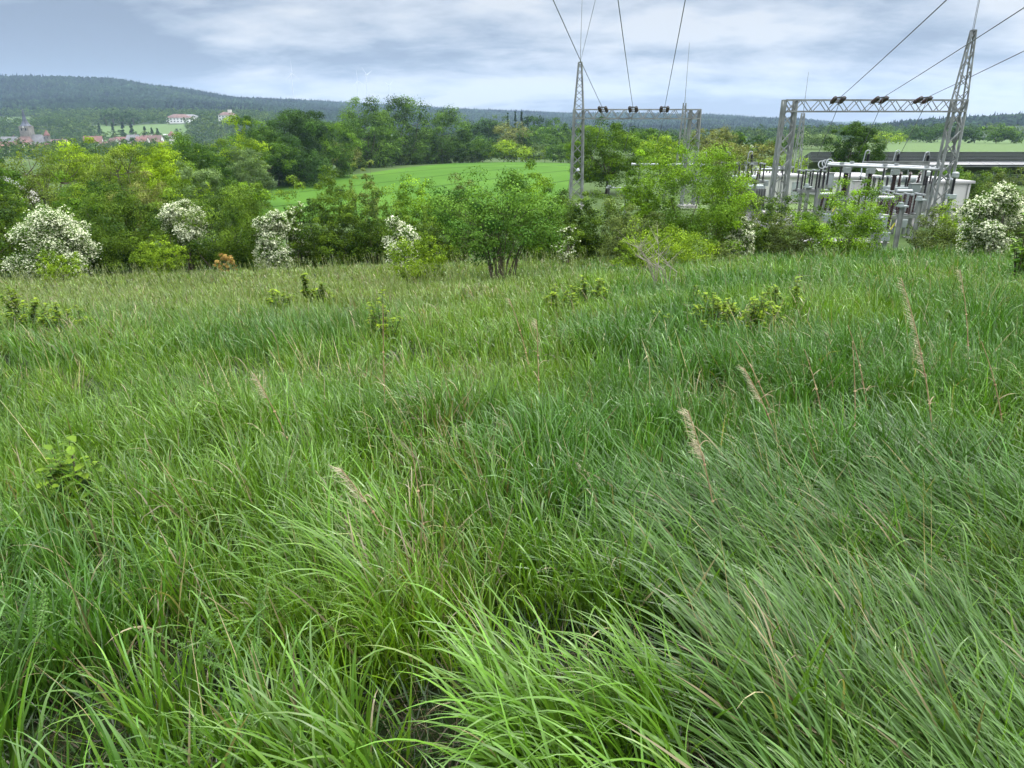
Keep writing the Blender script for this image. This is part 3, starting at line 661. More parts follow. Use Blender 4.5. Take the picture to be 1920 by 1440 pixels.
SAP = [ # px, py foot, py top, width px, n stems, leaves/stem, label
 (45, 590, 532, 70, 12, 16, 'dark green young shrub in the meadow near the left edge'),
 (105, 592, 556, 40, 7, 14, 'small bright sapling just right of the dark young shrub by the left edge'),
 (148, 592, 562, 24, 4, 12, 'tiniest sapling of the three near the left edge'),
 (578, 545, 488, 14, 2, 26, 'slender upright sapling in the middle of the left meadow'),
 (603, 545, 518, 28, 5, 14, 'small bushy sapling beside the slender upright one'),
 (524, 555, 524, 32, 6, 9, 'faint yellowish sapling left of the slender upright one'),
 (718, 600, 520, 46, 7, 10, 'thin twiggy young thorn bush in the middle of the meadow'),
 (1052, 558, 512, 46, 7, 16, 'young shrub below the left steel tower'),
 (1105, 545, 495, 44, 7, 15, 'yellowish young shrub to the right below the left steel tower'),
 (1350, 596, 528, 78, 15, 18, 'left part of the dense group of young shrubs on the right'),
 (1402, 592, 512, 85, 17, 18, 'tallest of the dense group of young shrubs on the right'),
 (1492, 565, 505, 44, 7, 16, 'young shrub standing right of the dense group'),
 (1440, 570, 520, 46, 8, 16, 'small bush between the dense group and the single bush on the right'),
 (1300, 560, 530, 40, 6, 12, 'low bush left behind the dense group on the right'),
 (1238, 590, 555, 34, 5, 10, 'small sapling between the middle and the dense group on the right'),
]
for i, (px, pf, pt_, wp, ns, nl, lab) in enumerate(SAP):
    b = hit(px, pf+4, .32); Y = b[1]; h = (P(px, pt_, Y).z-Hs(*b))*1.0; w = wp/F*Y*1.75
    leafy_plant('young_shrub', lab, 'shrub', b, h, w, ns*2, int(nl*3.2), .062*max(1, Y/9), .040*max(1, Y/9), (.05, .12, .010), (.20, .28, .015), 40+i, SG)
def bramble():
    b = hit(150, 925, .22); Y = b[1]; h = (P(150, 775, Y).z-Hs(*b))*.88
    leafy_plant('bramble', 'low bramble with broad oval leaves and a dark hollow, in grass at left', 'bramble', b, h, 165/F*Y, 34, 17, .062, .044, (.04, .10, .015), (.15, .24, .02), 77)
    b = hit(1908, 545); Y = b[1]; h = P(1908, 362, Y).z-Hs(*b)
    leafy_plant('maple_sapling', 'leafy maple sapling at the right edge of the photo', 'sapling', b, h, 75/F*Y, 14, 22, .17, .12, (.05, .14, .01), (.17, .29, .015), 78)
bramble()
# ------------------------------------------------------------------ meadow grass (uncountable: stuff)
def blades(bx, by, bz, L, W, az, th0, bend, roll, twist, col, nseg, pw=1.5):
    n = len(bx); s = np.linspace(0, 1, nseg+1)[None]; sm = (s[:, 1:]+s[:, :-1])/2
    th = th0[:, None]+bend[:, None]*sm**(pw[:, None] if isinstance(pw, np.ndarray) else pw); a = az[:, None]+twist[:, None]*sm; ds = (L/nseg)[:, None]
    dx = np.sin(th)*np.cos(a)*ds; dy = np.sin(th)*np.sin(a)*ds; dz = np.cos(th)*ds
    z0 = np.zeros((n, 1)); X = bx[:, None]+np.concatenate([z0, np.cumsum(dx, 1)], 1); Y = by[:, None]+np.concatenate([z0, np.cumsum(dy, 1)], 1); Z = bz[:, None]+np.concatenate([z0, np.cumsum(dz, 1)], 1)
    Cn = np.stack([X, Y, Z], -1); T = np.gradient(Cn, axis=1); T /= np.maximum(np.linalg.norm(T, axis=-1, keepdims=True), 1e-9)
    aa = az[:, None]+twist[:, None]*s; S = np.stack([-np.sin(aa), np.cos(aa), 0*aa], -1); S = S-T*(S*T).sum(-1, keepdims=True); S /= np.maximum(np.linalg.norm(S, axis=-1, keepdims=True), 1e-9)
    N = np.cross(T, S); rr = (roll[:, None]*(1-.4*s))[..., None]; S2 = S*np.cos(rr)+N*np.sin(rr)
    wp = (.55+.45*np.minimum(1, s*4))*np.maximum(1-s**2.4, 0.02); w = (W[:, None]*wp)[..., None]*.5
    V = np.stack([Cn-S2*w, Cn+S2*w], 2).reshape(n, -1, 3)
    q = np.array([[2*i, 2*i+1, 2*i+3, 2*i+2] for i in range(nseg)]); m = 2*(nseg+1)
    Q = (q[None]+(np.arange(n)*m)[:, None, None]).reshape(-1, 4)
    return V.reshape(-1, 3), Q, np.repeat(col, m, 0)

def lodged(x, y):
    """how far the wind has laid the tall broad grass over: strong to the right of the foreground"""
    xb = np.interp(y, [0, 1.1, 1.85, 2.6, 3.4], [.62, .62, .68, .42, .5])
    return np.clip(sstep(.0, .22, x-xb+.2*(fbm(x, y, .7, 33)-.5))*(1-sstep(2.7, 3.6, y-.25*x))*sstep(.22, .5, fbm(x, y, .8, 31)), 0, 1)
def arched(x, y):
    """the lush tufts left of the parting, arching over to the left"""
    a = np.exp(-((x-.30)/.34)**2-((y-1.45)/.42)**2)+.8*np.exp(-((x+.22)/.16)**2-((y-1.5)/.3)**2)+.7*np.exp(-((x+.55)/.15)**2-((y-2.6)/.3)**2)
    return np.clip(a*1.3, 0, 1)*(x < .64)
def make_tufts(rng, y0, y1, dens_t, per, nseg, wk, edge=2.3, hk=1.0, near=False):
    """tufts: dens_t per m2, each with `per` blades; colours and habit follow broad patches"""
    wx = .80*y1+edge; A = 2*wx*(y1-y0); nt = int(A*dens_t); tx = rng.uniform(-wx, wx, nt); ty = rng.uniform(y0, y1, nt)
    k = np.abs(tx) < .80*np.maximum(ty, 0)+edge; tx, ty = tx[k], ty[k]
    # clumping, and a dark parting where two swathes of grass lean apart
    xp = np.interp(ty, [0, 1.1, 1.85, 2.3], [.60, .62, .70, .66]); k = (np.abs(tx-xp) > .055+.04*fbm(tx, ty, .3, 7)) | (ty > 2.2); tx, ty = tx[k], ty[k]
    for hx, hy, hr in HOLLOWS: k = ((tx-hx)/hr)**2+((ty-hy)/(hr*.8))**2 > 1-.5*rng.rand(len(tx)); tx, ty = tx[k], ty[k]
    cl = .55*fbm(tx, ty, .55, 51)+.45*vnoise(tx, ty, .22, 53); k = rng.rand(len(tx)) < np.where(ty < 2.8, np.maximum(2.6*(cl-.27), .07), np.maximum(2.0*(cl-.19), .09)); tx, ty = tx[k], ty[k]; nt = len(tx)
    lo = lodged(tx, ty); zone = fbm(tx, ty, 2.4, 61); zf = fbm(tx, ty, .8, 71)
    rt = tx/np.maximum(ty, 1)
    tall = .25+.22*fbm(tx, ty, 1.3, 81)+.16*sstep(.0, .6, rt)*sstep(2, 6, ty)+.10*sstep(.62, .75, zf)+.04*sstep(5, 12, ty)
    broad = np.clip(np.maximum(lo, sstep(.47, .60, zf)*(1-sstep(6, 12, ty))*(.5+.5*sstep(-2, 1, tx))), 0, 1)
    pale = sstep(8, 16, ty)*(1-sstep(-.2, .25, rt))       # dry fine grass far left
    tone = rng.normal(size=nt)*.16
    ti = np.repeat(np.arange(nt), per); n = len(ti)
    rr = np.abs(rng.normal(size=n))*.06*(1+.9*sstep(5, 15, ty[ti])); ra = rng.rand(n)*6.283
    bx = tx[ti]+rr*np.cos(ra); by = ty[ti]+rr*np.sin(ra); bz = H(bx, by)-.02
    lo_, br_, ta_, zo, pa = lo[ti], broad[ti], tall[ti], zone[ti], pale[ti]
    isb = rng.rand(n) < np.clip(br_*.8+.16, 0, .95); lod = rng.rand(n) < lo_*.80
    ar = rng.rand(n) < arched(tx, ty)[ti]*.9; lod &= ~ar; isb |= ar & (rng.rand(n) < .7)
    hook = ((rng.rand(n) < .40) | ar) & ~lod
    L = (ta_+.10*ar)*rng.uniform(.55, 1.25, n)*(1+.25*isb)*(1+.18*lod)*hk*.88*(1-.2*pa)
    W = np.where(isb, rng.uniform(.0080, .0150, n), rng.uniform(.0032, .0075, n))*wk
    W = np.where(lod, np.maximum(W, rng.uniform(.008, .0140, n)*wk), W)
    wind = np.where(lod, 2.62+1.1*(fbm(bx, by, .9, 91)-.5)*1.7, math.pi+1.6*(fbm(bx, by, 1.8, 92)-.5))
    ws = np.where(lod, 3.2, .30+.4*hook+2.0*ar)
    az = np.arctan2(np.sin(ra)*.7+np.sin(wind)*ws, np.cos(ra)*.7+np.cos(wind)*ws)+rng.normal(size=n)*np.where(lod, .20, .45)
    th0 = np.where(lod, rng.uniform(.30, .95, n), np.abs(rng.normal(size=n))*.15+.02+rr*1.4)
    bend = np.where(lod, rng.uniform(.15, 1.15, n), np.where(hook, rng.uniform(1.2, 2.7, n)*np.where(ar, .75, 1), rng.uniform(.1, .75, n)))
    pw_ = np.where(ar, rng.uniform(1.3, 2.4, n), np.where(hook, rng.uniform(2.0, 5.0, n), 1.4))
    roll = rng.normal(size=n)*np.where(lod, .5, np.where(hook, .45, .9)); twist = rng.normal(size=n)*np.where(lod, .2, .4)
    gA = np.array([.052, .140, .009]); gB = np.array([.130, .232, .008]); gC = np.array([.050, .122, .024]); gD = np.array([.27, .23, .12]); gP = np.array([.150, .205, .034]); gL = np.array([.066, .134, .033])
    m1 = np.clip(sstep(.38, .66, zo)+rng.normal(size=n)*.25, 0, 1)[:, None]; col = gA*(1-m1)+gB*m1
    m2 = (isb*.6*rng.uniform(.5, 1, n))[:, None]; col = col*(1-m2)+gC*m2
    m2 = (lod*rng.uniform(.55, 1, n))[:, None]; col = col*(1-m2)+gL*m2
    m3 = (pa*rng.uniform(.3, 1, n))[:, None]; col = col*(1-m3)+gP*m3
    dry = fbm(tx, ty, .9, 101)[ti]; isd = rng.rand(n) < .025+.25*sstep(.60, .74, dry)*(1-.8*lo_)+.06*pa
    col[isd] = gD*rng.uniform(.5, 1.1, (isd.sum(), 1))
    m4 = (ar*rng.uniform(.4, .9, n))[:, None]; col = col*(1-m4)+np.array([.092, .205, .011])*m4
    col = col*np.exp(rng.normal(size=(n, 1))*.20+tone[ti][:, None])
    # keep the photographer's standing room clear
    keep = ~((by < .62) & (np.abs(bx) < .45))
    idx = np.where(keep)[0]
    g = lambda a: a[idx]
    return blades(g(bx), g(by), g(bz), g(L), g(W), g(az), g(th0), g(bend), g(roll), g(twist), g(col), nseg, g(pw_))
HOLLOWS = [(*hit(px, py, .1), r) for px, py, r in ((1350, 745, .26), (1860, 830, .34), (190, 905, .20), (1800, 790, .22), (820, 1085, .13), (1060, 1010, .15), (480, 1330, .12), (900, 1380, .10), (60, 1130, .14), (1300, 700, .2))]
def far_mask(x, y): return y < 34+3*fbm(x, y, 6, 5)
def build_grass():
    rng = np.random.RandomState(5)
    o = []
    o.append(make_tufts(rng, .15, 2.6, 165, 30, 12, 1.0, 1.0))
    o.append(make_tufts(rng, 2.6, 6.5, 140, 26, 8, 1.0, 1.0))
    o.append(make_tufts(rng, 6.5, 13, 56, 22, 6, 1.3, 1.0))
    o.append(make_tufts(rng, 13, 24, 24, 16, 5, 2.2, 1.5))
    o.append(make_tufts(rng, 24, 37, 10, 12, 4, 4.0, 3))
    for (V, Q, C), nm in zip(o, range(9)): pass
    off = 0; VV = []; QQ = []; CC = []
    for V, Q, C in o: VV.append(V); QQ.append(Q+off); CC.append(C); off += len(V)
    V = np.concatenate(VV); print('grass verts', len(V))
    tag(npmesh('meadow_grass', V, np.concatenate(QQ), M_GRASS, np.concatenate(CC), smooth=True), 'tall green meadow grass bent over by the wind, filling the foreground', 'grass', kind='stuff')
    # undergrowth: short crossing blades and dead thatch
    n = 90000; rr = np.sqrt(rng.rand(n))*8; a = rng.uniform(-.95, .95, n); x = rr*np.sin(a)*1.05; y = rr*np.cos(a)+.1
    col = np.where(rng.rand(n, 1) < .22, np.array([[.07, .055, .03]]), np.array([[.022, .055, .008]]))*np.exp(rng.normal(size=(n, 1))*.3)
    V, Q, C = blades(x, y, H(x, y), rng.uniform(.10, .30, n), rng.uniform(.003, .007, n), rng.rand(n)*6.28, rng.uniform(.5, 1.3, n), rng.uniform(0, .8, n), rng.normal(size=n), rng.normal(size=n)*.4, col, 3)
    tag(npmesh('grass_thatch', V, Q, M_GRASS, C, smooth=True), 'short crossing blades and dead thatch under the tall meadow grass', 'grass', kind='stuff')
    # fine flowering culms standing above the meadow
    n = 5200; y = 1.6+34*rng.rand(n)**1.1; x = rng.uniform(-.82, .82, n)*y
    keep = rng.rand(n) < .85*(.25+.75*(x/y < .1))*(.35+.65*sstep(4, 14, y)); x, y = x[keep], y[keep]; n = len(x)
    Lc = rng.uniform(.55, .85, n); wk = np.maximum(.0016, y/709*.55); az = math.pi+rng.normal(size=n)*.9; th = rng.uniform(0, .3, n); bd = rng.uniform(.1, .5, n)
    c = np.array([.17, .21, .07])*np.exp(rng.normal(size=(n, 1))*.2)
    z = H(x, y)
    V, Q, C = blades(x, y, z, Lc, wk, az, th, bd, rng.normal(size=n), 0*x, c, 5)
    m = 420; yd = 1.4+6.5*rng.rand(m); xd = rng.uniform(-.75, .75, m)*yd; k_ = fbm(xd, yd, .9, 101)+.12*(xd/yd > .2) > .55; xd, yd = xd[k_], yd[k_]; m = len(xd)
    Vd, Qd, Cd = blades(xd, yd, H(xd, yd), rng.uniform(.4, .8, m), rng.uniform(.0022, .004, m)*np.maximum(1, yd/3), math.pi-.3+rng.normal(size=m)*.5, rng.uniform(.1, .5, m), rng.uniform(0, .4, m), rng.normal(size=m), 0*xd, np.array([.40, .32, .19])*np.exp(rng.normal(size=(m, 1))*.2), 5)
    tag(npmesh('dry_culms', Vd, Qd, M_GRASS, Cd, smooth=True), 'thin straw coloured culms scattered through the near meadow', 'grass', kind='stuff')
    # seed heads: short wider blades from near the tip
    k = 5; xi = np.repeat(x, k); yi = np.repeat(y, k); zi = np.repeat(z, k); Li = np.repeat(Lc, k); ai = np.repeat(az, k); ti = np.repeat(th+bd*.3, k)
    f = np.tile(np.linspace(.76, .98, k), n); hx = xi+np.sin(ti)*np.cos(ai)*Li*f; hy = yi+np.sin(ti)*np.sin(ai)*Li*f; hz = zi+np.cos(ti)*Li*f*.985
    m = len(hx); V2, Q2, C2 = blades(hx, hy, hz, rng.uniform(.03, .06, m), np.repeat(wk*1.3, k), rng.rand(m)*6.28, rng.uniform(.2, 1.0, m), rng.uniform(0, .6, m), rng.normal(size=m), 0*hx, np.array([.17, .20, .07])*np.exp(rng.normal(size=(m, 1))*.2), 2)
    tag(npmesh('flowering_grass', np.concatenate([V, V2]), np.concatenate([Q, Q2+len(V)]), M_GRASS, np.concatenate([C, C2]), smooth=True), 'fine flowering grass stalks with pale seed heads over the meadow', 'grass', kind='stuff')
build_grass()

# ------------------------------------------------------------------ last year's dry reed grass stalks
STALKS = [ # foot px,py ; tip px,py ; plume px length fraction, label
 (1768, 830, 1690, 522, .50, 'tallest dry stalk with a big combed plume, standing right in the foreground'),
 (1475, 790, 1380, 640, .0, 'bare dry stalk at left of the laid grass on the right'),
 (1495, 860, 1395, 690, .30, 'dry stalk with a ragged plume left of the tallest plumed stalk'),
 (1360, 960, 1290, 770, .35, 'bent dry stalk at the left border of the laid grass'),
 (1610, 830, 1598, 640, .0, 'straight reddish dry stalk halfway to the tallest plumed stalk'),
 (1560, 800, 1508, 655, .0, 'thin pale stalk left of the straight reddish stalk'),
 (1640, 760, 1590, 610, .0, 'thin leaning stalk right of the straight reddish stalk'),
 (1900, 800, 1840, 640, .0, 'thin dry stalk near the right edge'),
 (1825, 690, 1800, 505, .2, 'faint dry stalk with small plume behind the tallest plumed stalk'),
 (560, 830, 476, 700, .25, 'bent dry stalk with curled tip in the left meadow'),
 (770, 1010, 640, 880, .3, 'dry leaning stalk in the brown patch left of the middle'),
 (800, 990, 770, 830, .0, 'dry upright stalk in the brown patch left of the middle'),
 (1012, 730, 1006, 600, .1, 'pale straight stalk in the middle of the meadow'),
 (720, 760, 718, 570, .0, 'pale green straight stalk left of the middle of the meadow'),
 (1000, 680, 955, 560, .1, 'slanting dry stalk in the middle of the meadow'),
]
M_DRY = material('dry_stalk', (.46, .34, .19), .7, spec=.3, var=.25, vscale=20, base2=(.24, .14, .08)); M_PLUME = leaf_material('plume', .35, .7, .1, (1, 1, 1))
def dry_stalk(fx, fy, tx, ty, plume, label, i):
    rng = np.random.RandomState(300+i); b = hit(fx, fy, .25); Y = b[1]; z = Hs(*b); tp = P(tx, ty, Y-.12); root = empty('dry_stalk', (b[0], Y, z), label, 'dry stalk', "last year's dry stalks in the grass")
    T = tp-Vector((b[0], Y, z)); base = Vector((0, 0, 0)); c = T*.5+Vector((T.x*-.12, 0, T.z*.06)); pts = []
    for k in range(9):
        t = k/8; pts.append(base*(1-t)**2+c*2*t*(1-t)+T*t*t)
    h = T.length; r = .0028+.0005*Y
    MB().path(pts, [r*(1-.6*k/8) for k in range(9)], 6).build('stem', M_DRY, root)
    for nd in (2, 3, 5):
        MB().lathe(pts[nd], [(r, -.006), (r*1.8, 0), (r, .006)], 6).build('node', M_DRY, root)
    # withered leaves
    m = 5; ii = rng.randint(2, 7, m); pp = np.array([pts[j] for j in ii])
    V, Q, C = blades(pp[:, 0], pp[:, 1], pp[:, 2], rng.uniform(.05, .14, m), rng.uniform(.004, .007, m), rng.rand(m)*6.28, rng.uniform(.3, .9, m), rng.uniform(1, 2.4, m), rng.normal(size=m), rng.normal(size=m), np.tile([.42, .33, .22], (m, 1)), 6)
    nv, nq = len(V)//m, len(Q)//m
    for j in range(m): npmesh('withered_leaf', V[j*nv:(j+1)*nv], Q[:nq], M_PLUME, C[j*nv:(j+1)*nv], root, smooth=True)
    if plume > 0:
        m = int(360*plume); f = 1-plume*rng.rand(m)**1.0; pa = np.array([list(p) for p in pts]); xs = np.linspace(0, 1, 9)
        C0 = np.stack([np.interp(f, xs, pa[:, j]) for j in range(3)], 1)
        V, Q, C = blades(C0[:, 0], C0[:, 1], C0[:, 2], rng.uniform(.03, .10, m)*min(h, .7), np.full(m, .0027), math.pi+rng.normal(size=m)*.5, rng.uniform(.9, 1.4, m), rng.uniform(-.4, .5, m), rng.normal(size=m), rng.normal(size=m)*.2, np.array([.50, .44, .30])*np.exp(rng.normal(size=(m, 1))*.12), 4)
        npmesh('plume', V, Q, M_PLUME, C, root, smooth=True)
for i, s in enumerate(STALKS): dry_stalk(*s, i)

def bare_stems():
    # bare bleached stems at the right of the multi stemmed shrub
    for i, (fx, fy, tx, ty, lab) in enumerate([
        (1232, 545, 1198, 452, 'bleached bare sapling with crossing twigs right of the multi stemmed shrub'),
        (1258, 548, 1222, 470, 'grey bare forked sapling right of the bleached one'),
        (945, 1, 0, 0, None)]):
        if lab is None: continue
        rng = np.random.RandomState(60+i); b = hit(fx, fy); Y = b[1]; z = Hs(*b); T = P(tx, ty, Y)-Vector((b[0], Y, z)); root = empty('bare_sapling', (b[0], Y, z), lab, 'sapling'); mb = MB(); tw = MB()
        for s in range(5):
            e = T*rng.uniform(.7, 1.1)+Vector((rng.normal()*.22, rng.normal()*.2, 0)); m = e*.5+Vector((.12*rng.normal()+.12, .1*rng.normal(), .1)); mb.path([Vector((rng.normal()*.05, 0, -.1)), m, e], [.012, .009, .004], 6)
            for k in range(6):
                t = rng.uniform(.4, 1); p = m.lerp(e, t) if t > .5 else m*t*2; d = Vector((rng.normal()*.25, rng.normal()*.2, .15+.3*rng.rand())); tw.path([p, p+d*.6, p+d], [.005, .003, .0015], 4)
        mb.build('stem', M_BARKP, root); tw.build('twigs', M_BARKP, root)
bare_stems()

def herbs():
    for i, (fx, fy, w, lab) in enumerate([
        (480, 1270, 150, 'greenish weed with seed spikes low at left in the foreground grass'), (60, 1250, 130, 'small leafed weed at the left edge of the foreground')]):
        rng = np.random.RandomState(90+i); b = hit(fx, fy, .1); Y = b[1]; z = Hs(*b); root = empty('weed', (b[0], Y, z), lab, 'weed'); mb = MB(); VV = []; QQ = []; CC = []; off = 0
        for s in range(12):
            hh = rng.uniform(.28, .52); e = Vector((rng.normal()*.13, rng.normal()*.13, hh)); m = e*.5+Vector((0, 0, .05)); mb.path([Vector((0, 0, 0)), m, e], [.0022, .0018, .001], 5)
            for k in range(13):
                t = .2+.8*k/13; c = np.array(m.lerp(e, (t-.5)*2) if t > .5 else m*t*2)
                for j in range(5):
                    a = j*1.257+k; d = np.array([math.cos(a), math.sin(a), .25]); v, q = ovate_leaf(rng, c, d, np.array([0, 0, 1.]), .024*(1.25-t), .007)
                    VV.append(v); QQ.append(q+off); CC.append(np.tile(np.array([.07, .14, .03])*rng.uniform(.8, 1.2)*(1 if t < .85 else 1.25), (len(v), 1))); off += len(v)
        mb.build('stems', material('weed_stem', (.12, .18, .05)), root); npmesh('leaves', np.concatenate(VV), np.concatenate(QQ), M_LEAF, np.concatenate(CC), root, smooth=True)
herbs()
# ------------------------------------------------------------------ substation
def on(px, py, Y):                      # ground point under what is seen at px,py at depth Y
    p = P(px, py, Y); return (p.x, Y, Hs(p.x, Y))
def lattice(mb_leg, mb_brace, b0, b1, t0, t1, zb, zt, off, panels, leg=.12, br=.055):
    """four legged lattice column between heights zb and zt; half widths b (bottom) and t (top)"""
    def cor(z):
        f = (z-zb)/(zt-zb); hx = b0*(1-f)+t0*f; hy = b1*(1-f)+t1*f
        return [Vector((off[0]+sx*hx, off[1]+sy*hy, z)) for sx, sy in ((-1, -1), (1, -1), (1, 1), (-1, 1))]
    c0, c1 = cor(zb), cor(zt)
    for a, b in zip(c0, c1): mb_leg.bar(a, b, leg)
    for i in range(panels):
        za = zb+(zt-zb)*i/panels; zc = zb+(zt-zb)*(i+1)/panels; A, B = cor(za), cor(zc)
        for k in range(4):
            j = (k+1) % 4
            if (i+k) % 2 == 0: mb_brace.bar(A[k], B[j], br)
            else: mb_brace.bar(A[j], B[k], br)
def gantry(lab, pL, pR, Y, pz_beam, peak_side, pz_peak, group):
    """pL, pR: (px, py) of the column centres at beam height; the far column has the peak if peak_side>0"""
    a = P(*pL, Y); b = P(*pR, Y); zb = (a.z+b.z)/2; half = (b.x-a.x)/2; cx = (a.x+b.x)/2; g = -6.3; root = empty('gantry', (cx, Y, g-.1), lab, 'gantry', group)
    hb = zb-g+.1; D = .55    # beam centre height, half depth of beam
    for sgn, nm in ((-1, 'column'), (1, 'column')):
        legs, br = MB(), MB(); ox = sgn*half; lattice(legs, br, .60, .36, .44, .30, 0, hb+.45, (ox, 0), 9, .18, .085)
        for s in legs.v: pass
        col = legs.build(nm, M_GALV, root); br.build('bracing', M_GALV, col)
        MB().box((ox, 0, .12), (1.7, 1.5, .5)).build('foundation', M_CONC, root)
        if sgn == peak_side:
            pk, pb = MB(), MB(); zt = P(0, 0, 1).z; top = pz_peak-g+.1
            lattice(pk, pb, .44, .30, .14, .12, hb+.45, top, (ox, 0), 7, .11, .05)
            pk.box((ox, 0, top), (.34, .34, .10)); t = pk.build('peak', M_GALV, root); pb.build('bracing', M_GALV, t)
            MB().tube((ox, 0, top), (ox, 0, top+6.2), .028, .016, 6).build('lightning_rod', M_GALV, root)
            MB().tube((ox+.05*0, -.45, hb*.42), (ox, -1.1, hb*.42+.1), .03, n=6).lathe((ox, -1.15, hb*.42-.05), [(.04, .28), (.12, .22), (.2, .05), (.2, 0)], 10).build('floodlight', M_ALU, root)
    bm, bb = MB(), MB(); x0, x1 = -half-.42, half+.42
    for sy in (-1, 1):
        for sz in (-1, 1): bm.bar((x0, sy*.42, hb+sz*.42), (x1, sy*.42, hb+sz*.42), .11)
    n = 20
    for i in range(n):
        xa = x0+(x1-x0)*i/n; xb = x0+(x1-x0)*(i+1)/n; s = 1 if i % 2 else -1
        for sy in (-1, 1): bb.bar((xa, sy*.42, hb-s*.42), (xb, sy*.42, hb+s*.42), .055)
        for sz in (-1, 1): bb.bar((xa, -s*.42, hb+sz*.42), (xb, s*.42, hb+sz*.42), .05)
    t = bm.build('beam', M_GALV, root); bb.build('bracing', M_GALV, t)
    return root, cx, g-.1, hb
def power_line(gr, cx, g, hb, px, pyb, Y, vp, names, top=None, Ls=2.2):
    """tension insulators from the beam towards the viewer, with their conductor"""
    d = -Vector(ray(*vp)); d.normalize()
    p = P(px, pyb, Y); p0 = Vector((p.x, Y-.42, g+hb+.25))
    ins = empty('insulator_string', p0, names[0], 'insulator', 'tension insulators on the gantry beams')
    yk = MB(); s = MB(); side = d.cross(Vector((0, 0, 1))).normalized()
    for sg in (-1, 1):
        a = side*sg*.30+d*.25; b = a+d*Ls; s.sheds(a, b, .07, .17, 11, 8); yk.tube(side*sg*.30, a+d*.02, .03, n=5); yk.tube(b-d*.02, b+d*.18, .03, n=5)
        yk.bar(side*sg*.30-d*.03, side*sg*.30+Vector((0, .35, -.15)), .06)
    for f in (.0, Ls+.40): yk.bar(side*-.42+d*f, side*.42+d*f, .09)
    yk.bar(Vector((0, 0, 0)), d*(Ls+.4), .03)
    yk.bar(side*-.42+d*(Ls+.4), d*(Ls+.85), .06).bar(side*.42+d*(Ls+.4), d*(Ls+.85), .06)
    s.build('sheds', M_PORC, ins); yk.build('yoke', M_STEELD, ins)
    st = p0+d*(Ls+.85)
    # conductor: shallow catenary up and over the viewer, and the jumper down to the bay
    Ln = 150.; pts = []
    for k in range(26):
        t = k/25; pts.append(d*(Ln*t)+Vector((0, 0, -4*.9*t*(1-t)*1.0)))
    c = MB().path(pts, .022, 5).build('overhead_conductor', M_WIRE); c.location = st; tag(c, names[1], 'wire', 'conductors leading up over the meadow')
    drop = MB(); q = [Vector((0, 0, 0)), Vector((.05, .5, -.9)), Vector((-.05, 1.1, -2.2)), Vector((-.4, 1.8, -4.2))]
    drop.path(q, .02, 5); j = drop.build('jumper_wire', M_WIRE); j.location = st; tag(j, names[2], 'wire', 'jumper wires under the gantry beams')
GG = 'steel portal gantries of the substation'
YL, YR = 75., 60.
gl = gantry('farther gantry on the left, its peaked column at the left end', (1085, 214), (1303, 214), YL, 0, -1, P(1088, 117, YL).z, GG)
gr = gantry('nearer gantry on the right, its peaked column at the right end', (1480, 198), (1797, 199), YR, 0, 1, P(1819, 57, YR).z, GG)
for px, w, k in ((1131, 'left', 'leftmost'), (1186, 'middle', 'middle'), (1243, 'right', 'rightmost')):
    power_line(*gl[:1], gl[1], gl[2], gl[3], px, 214, YL, (1210, 407), ('%s insulator pair on the beam of the farther left gantry' % k, '%s of three conductors rising from the left gantry' % k, 'thin jumper below the %s insulator of the left gantry' % w))
for px, w, k in ((1562, 'left', 'leftmost'), (1638, 'middle', 'middle'), (1716, 'right', 'rightmost')):
    power_line(*gr[:1], gr[1], gr[2], gr[3], px, 198, YR, (1390, 379), ('%s insulator pair on the beam of the nearer right gantry' % k, '%s of three conductors rising from the right gantry' % k, 'thin jumper below the %s insulator of the right gantry' % w))
def earth_wire(px, py, Y, vp, lab):
    p = P(px, py, Y); d = -Vector(ray(*vp)); d.normalize(); pts = [d*(150*k/20)+Vector((0, 0, -3*(k/20)*(1-k/20))) for k in range(21)]
    o = MB().path(pts, .015, 5).build('earth_wire', M_WIRE); o.location = p; tag(o, lab, 'wire')
earth_wire(1088, 117, YL, (1010, 462), 'thin earth wire rising to the right from the peak of the left gantry')
earth_wire(1823, 57, YR, (1757, 379), 'thin earth wire rising from the peak of the right gantry')

def mast(px, pyt, pyrod, pxr, Y, lab):
    p = P(px, pyt, Y); z = Hs(p.x, Y); h = p.z-z; hr = P(pxr, pyrod, Y).z-z; root = empty('lightning_mast', (p.x, Y, z), lab, 'lightning mast', 'slender lattice lightning masts')
    L_, B = MB(), MB(); lattice(L_, B, .55, .55, .14, .14, 0, h, (0, 0), 13, .075, .035); a = L_.build('lattice', M_GALV, root); B.build('bracing', M_GALV, a)
    MB().tube((0, 0, h), (0, 0, hr), .035, .018, 6).build('rod', M_GALV, root)
mast(1284, 193, 80, 1293, 92, 'slender lattice mast with a tall rod behind the right column of the left gantry')
mast(1506, 212, 135, 1519, 88, 'slender lattice mast with a tall rod right of the left column of the right gantry')

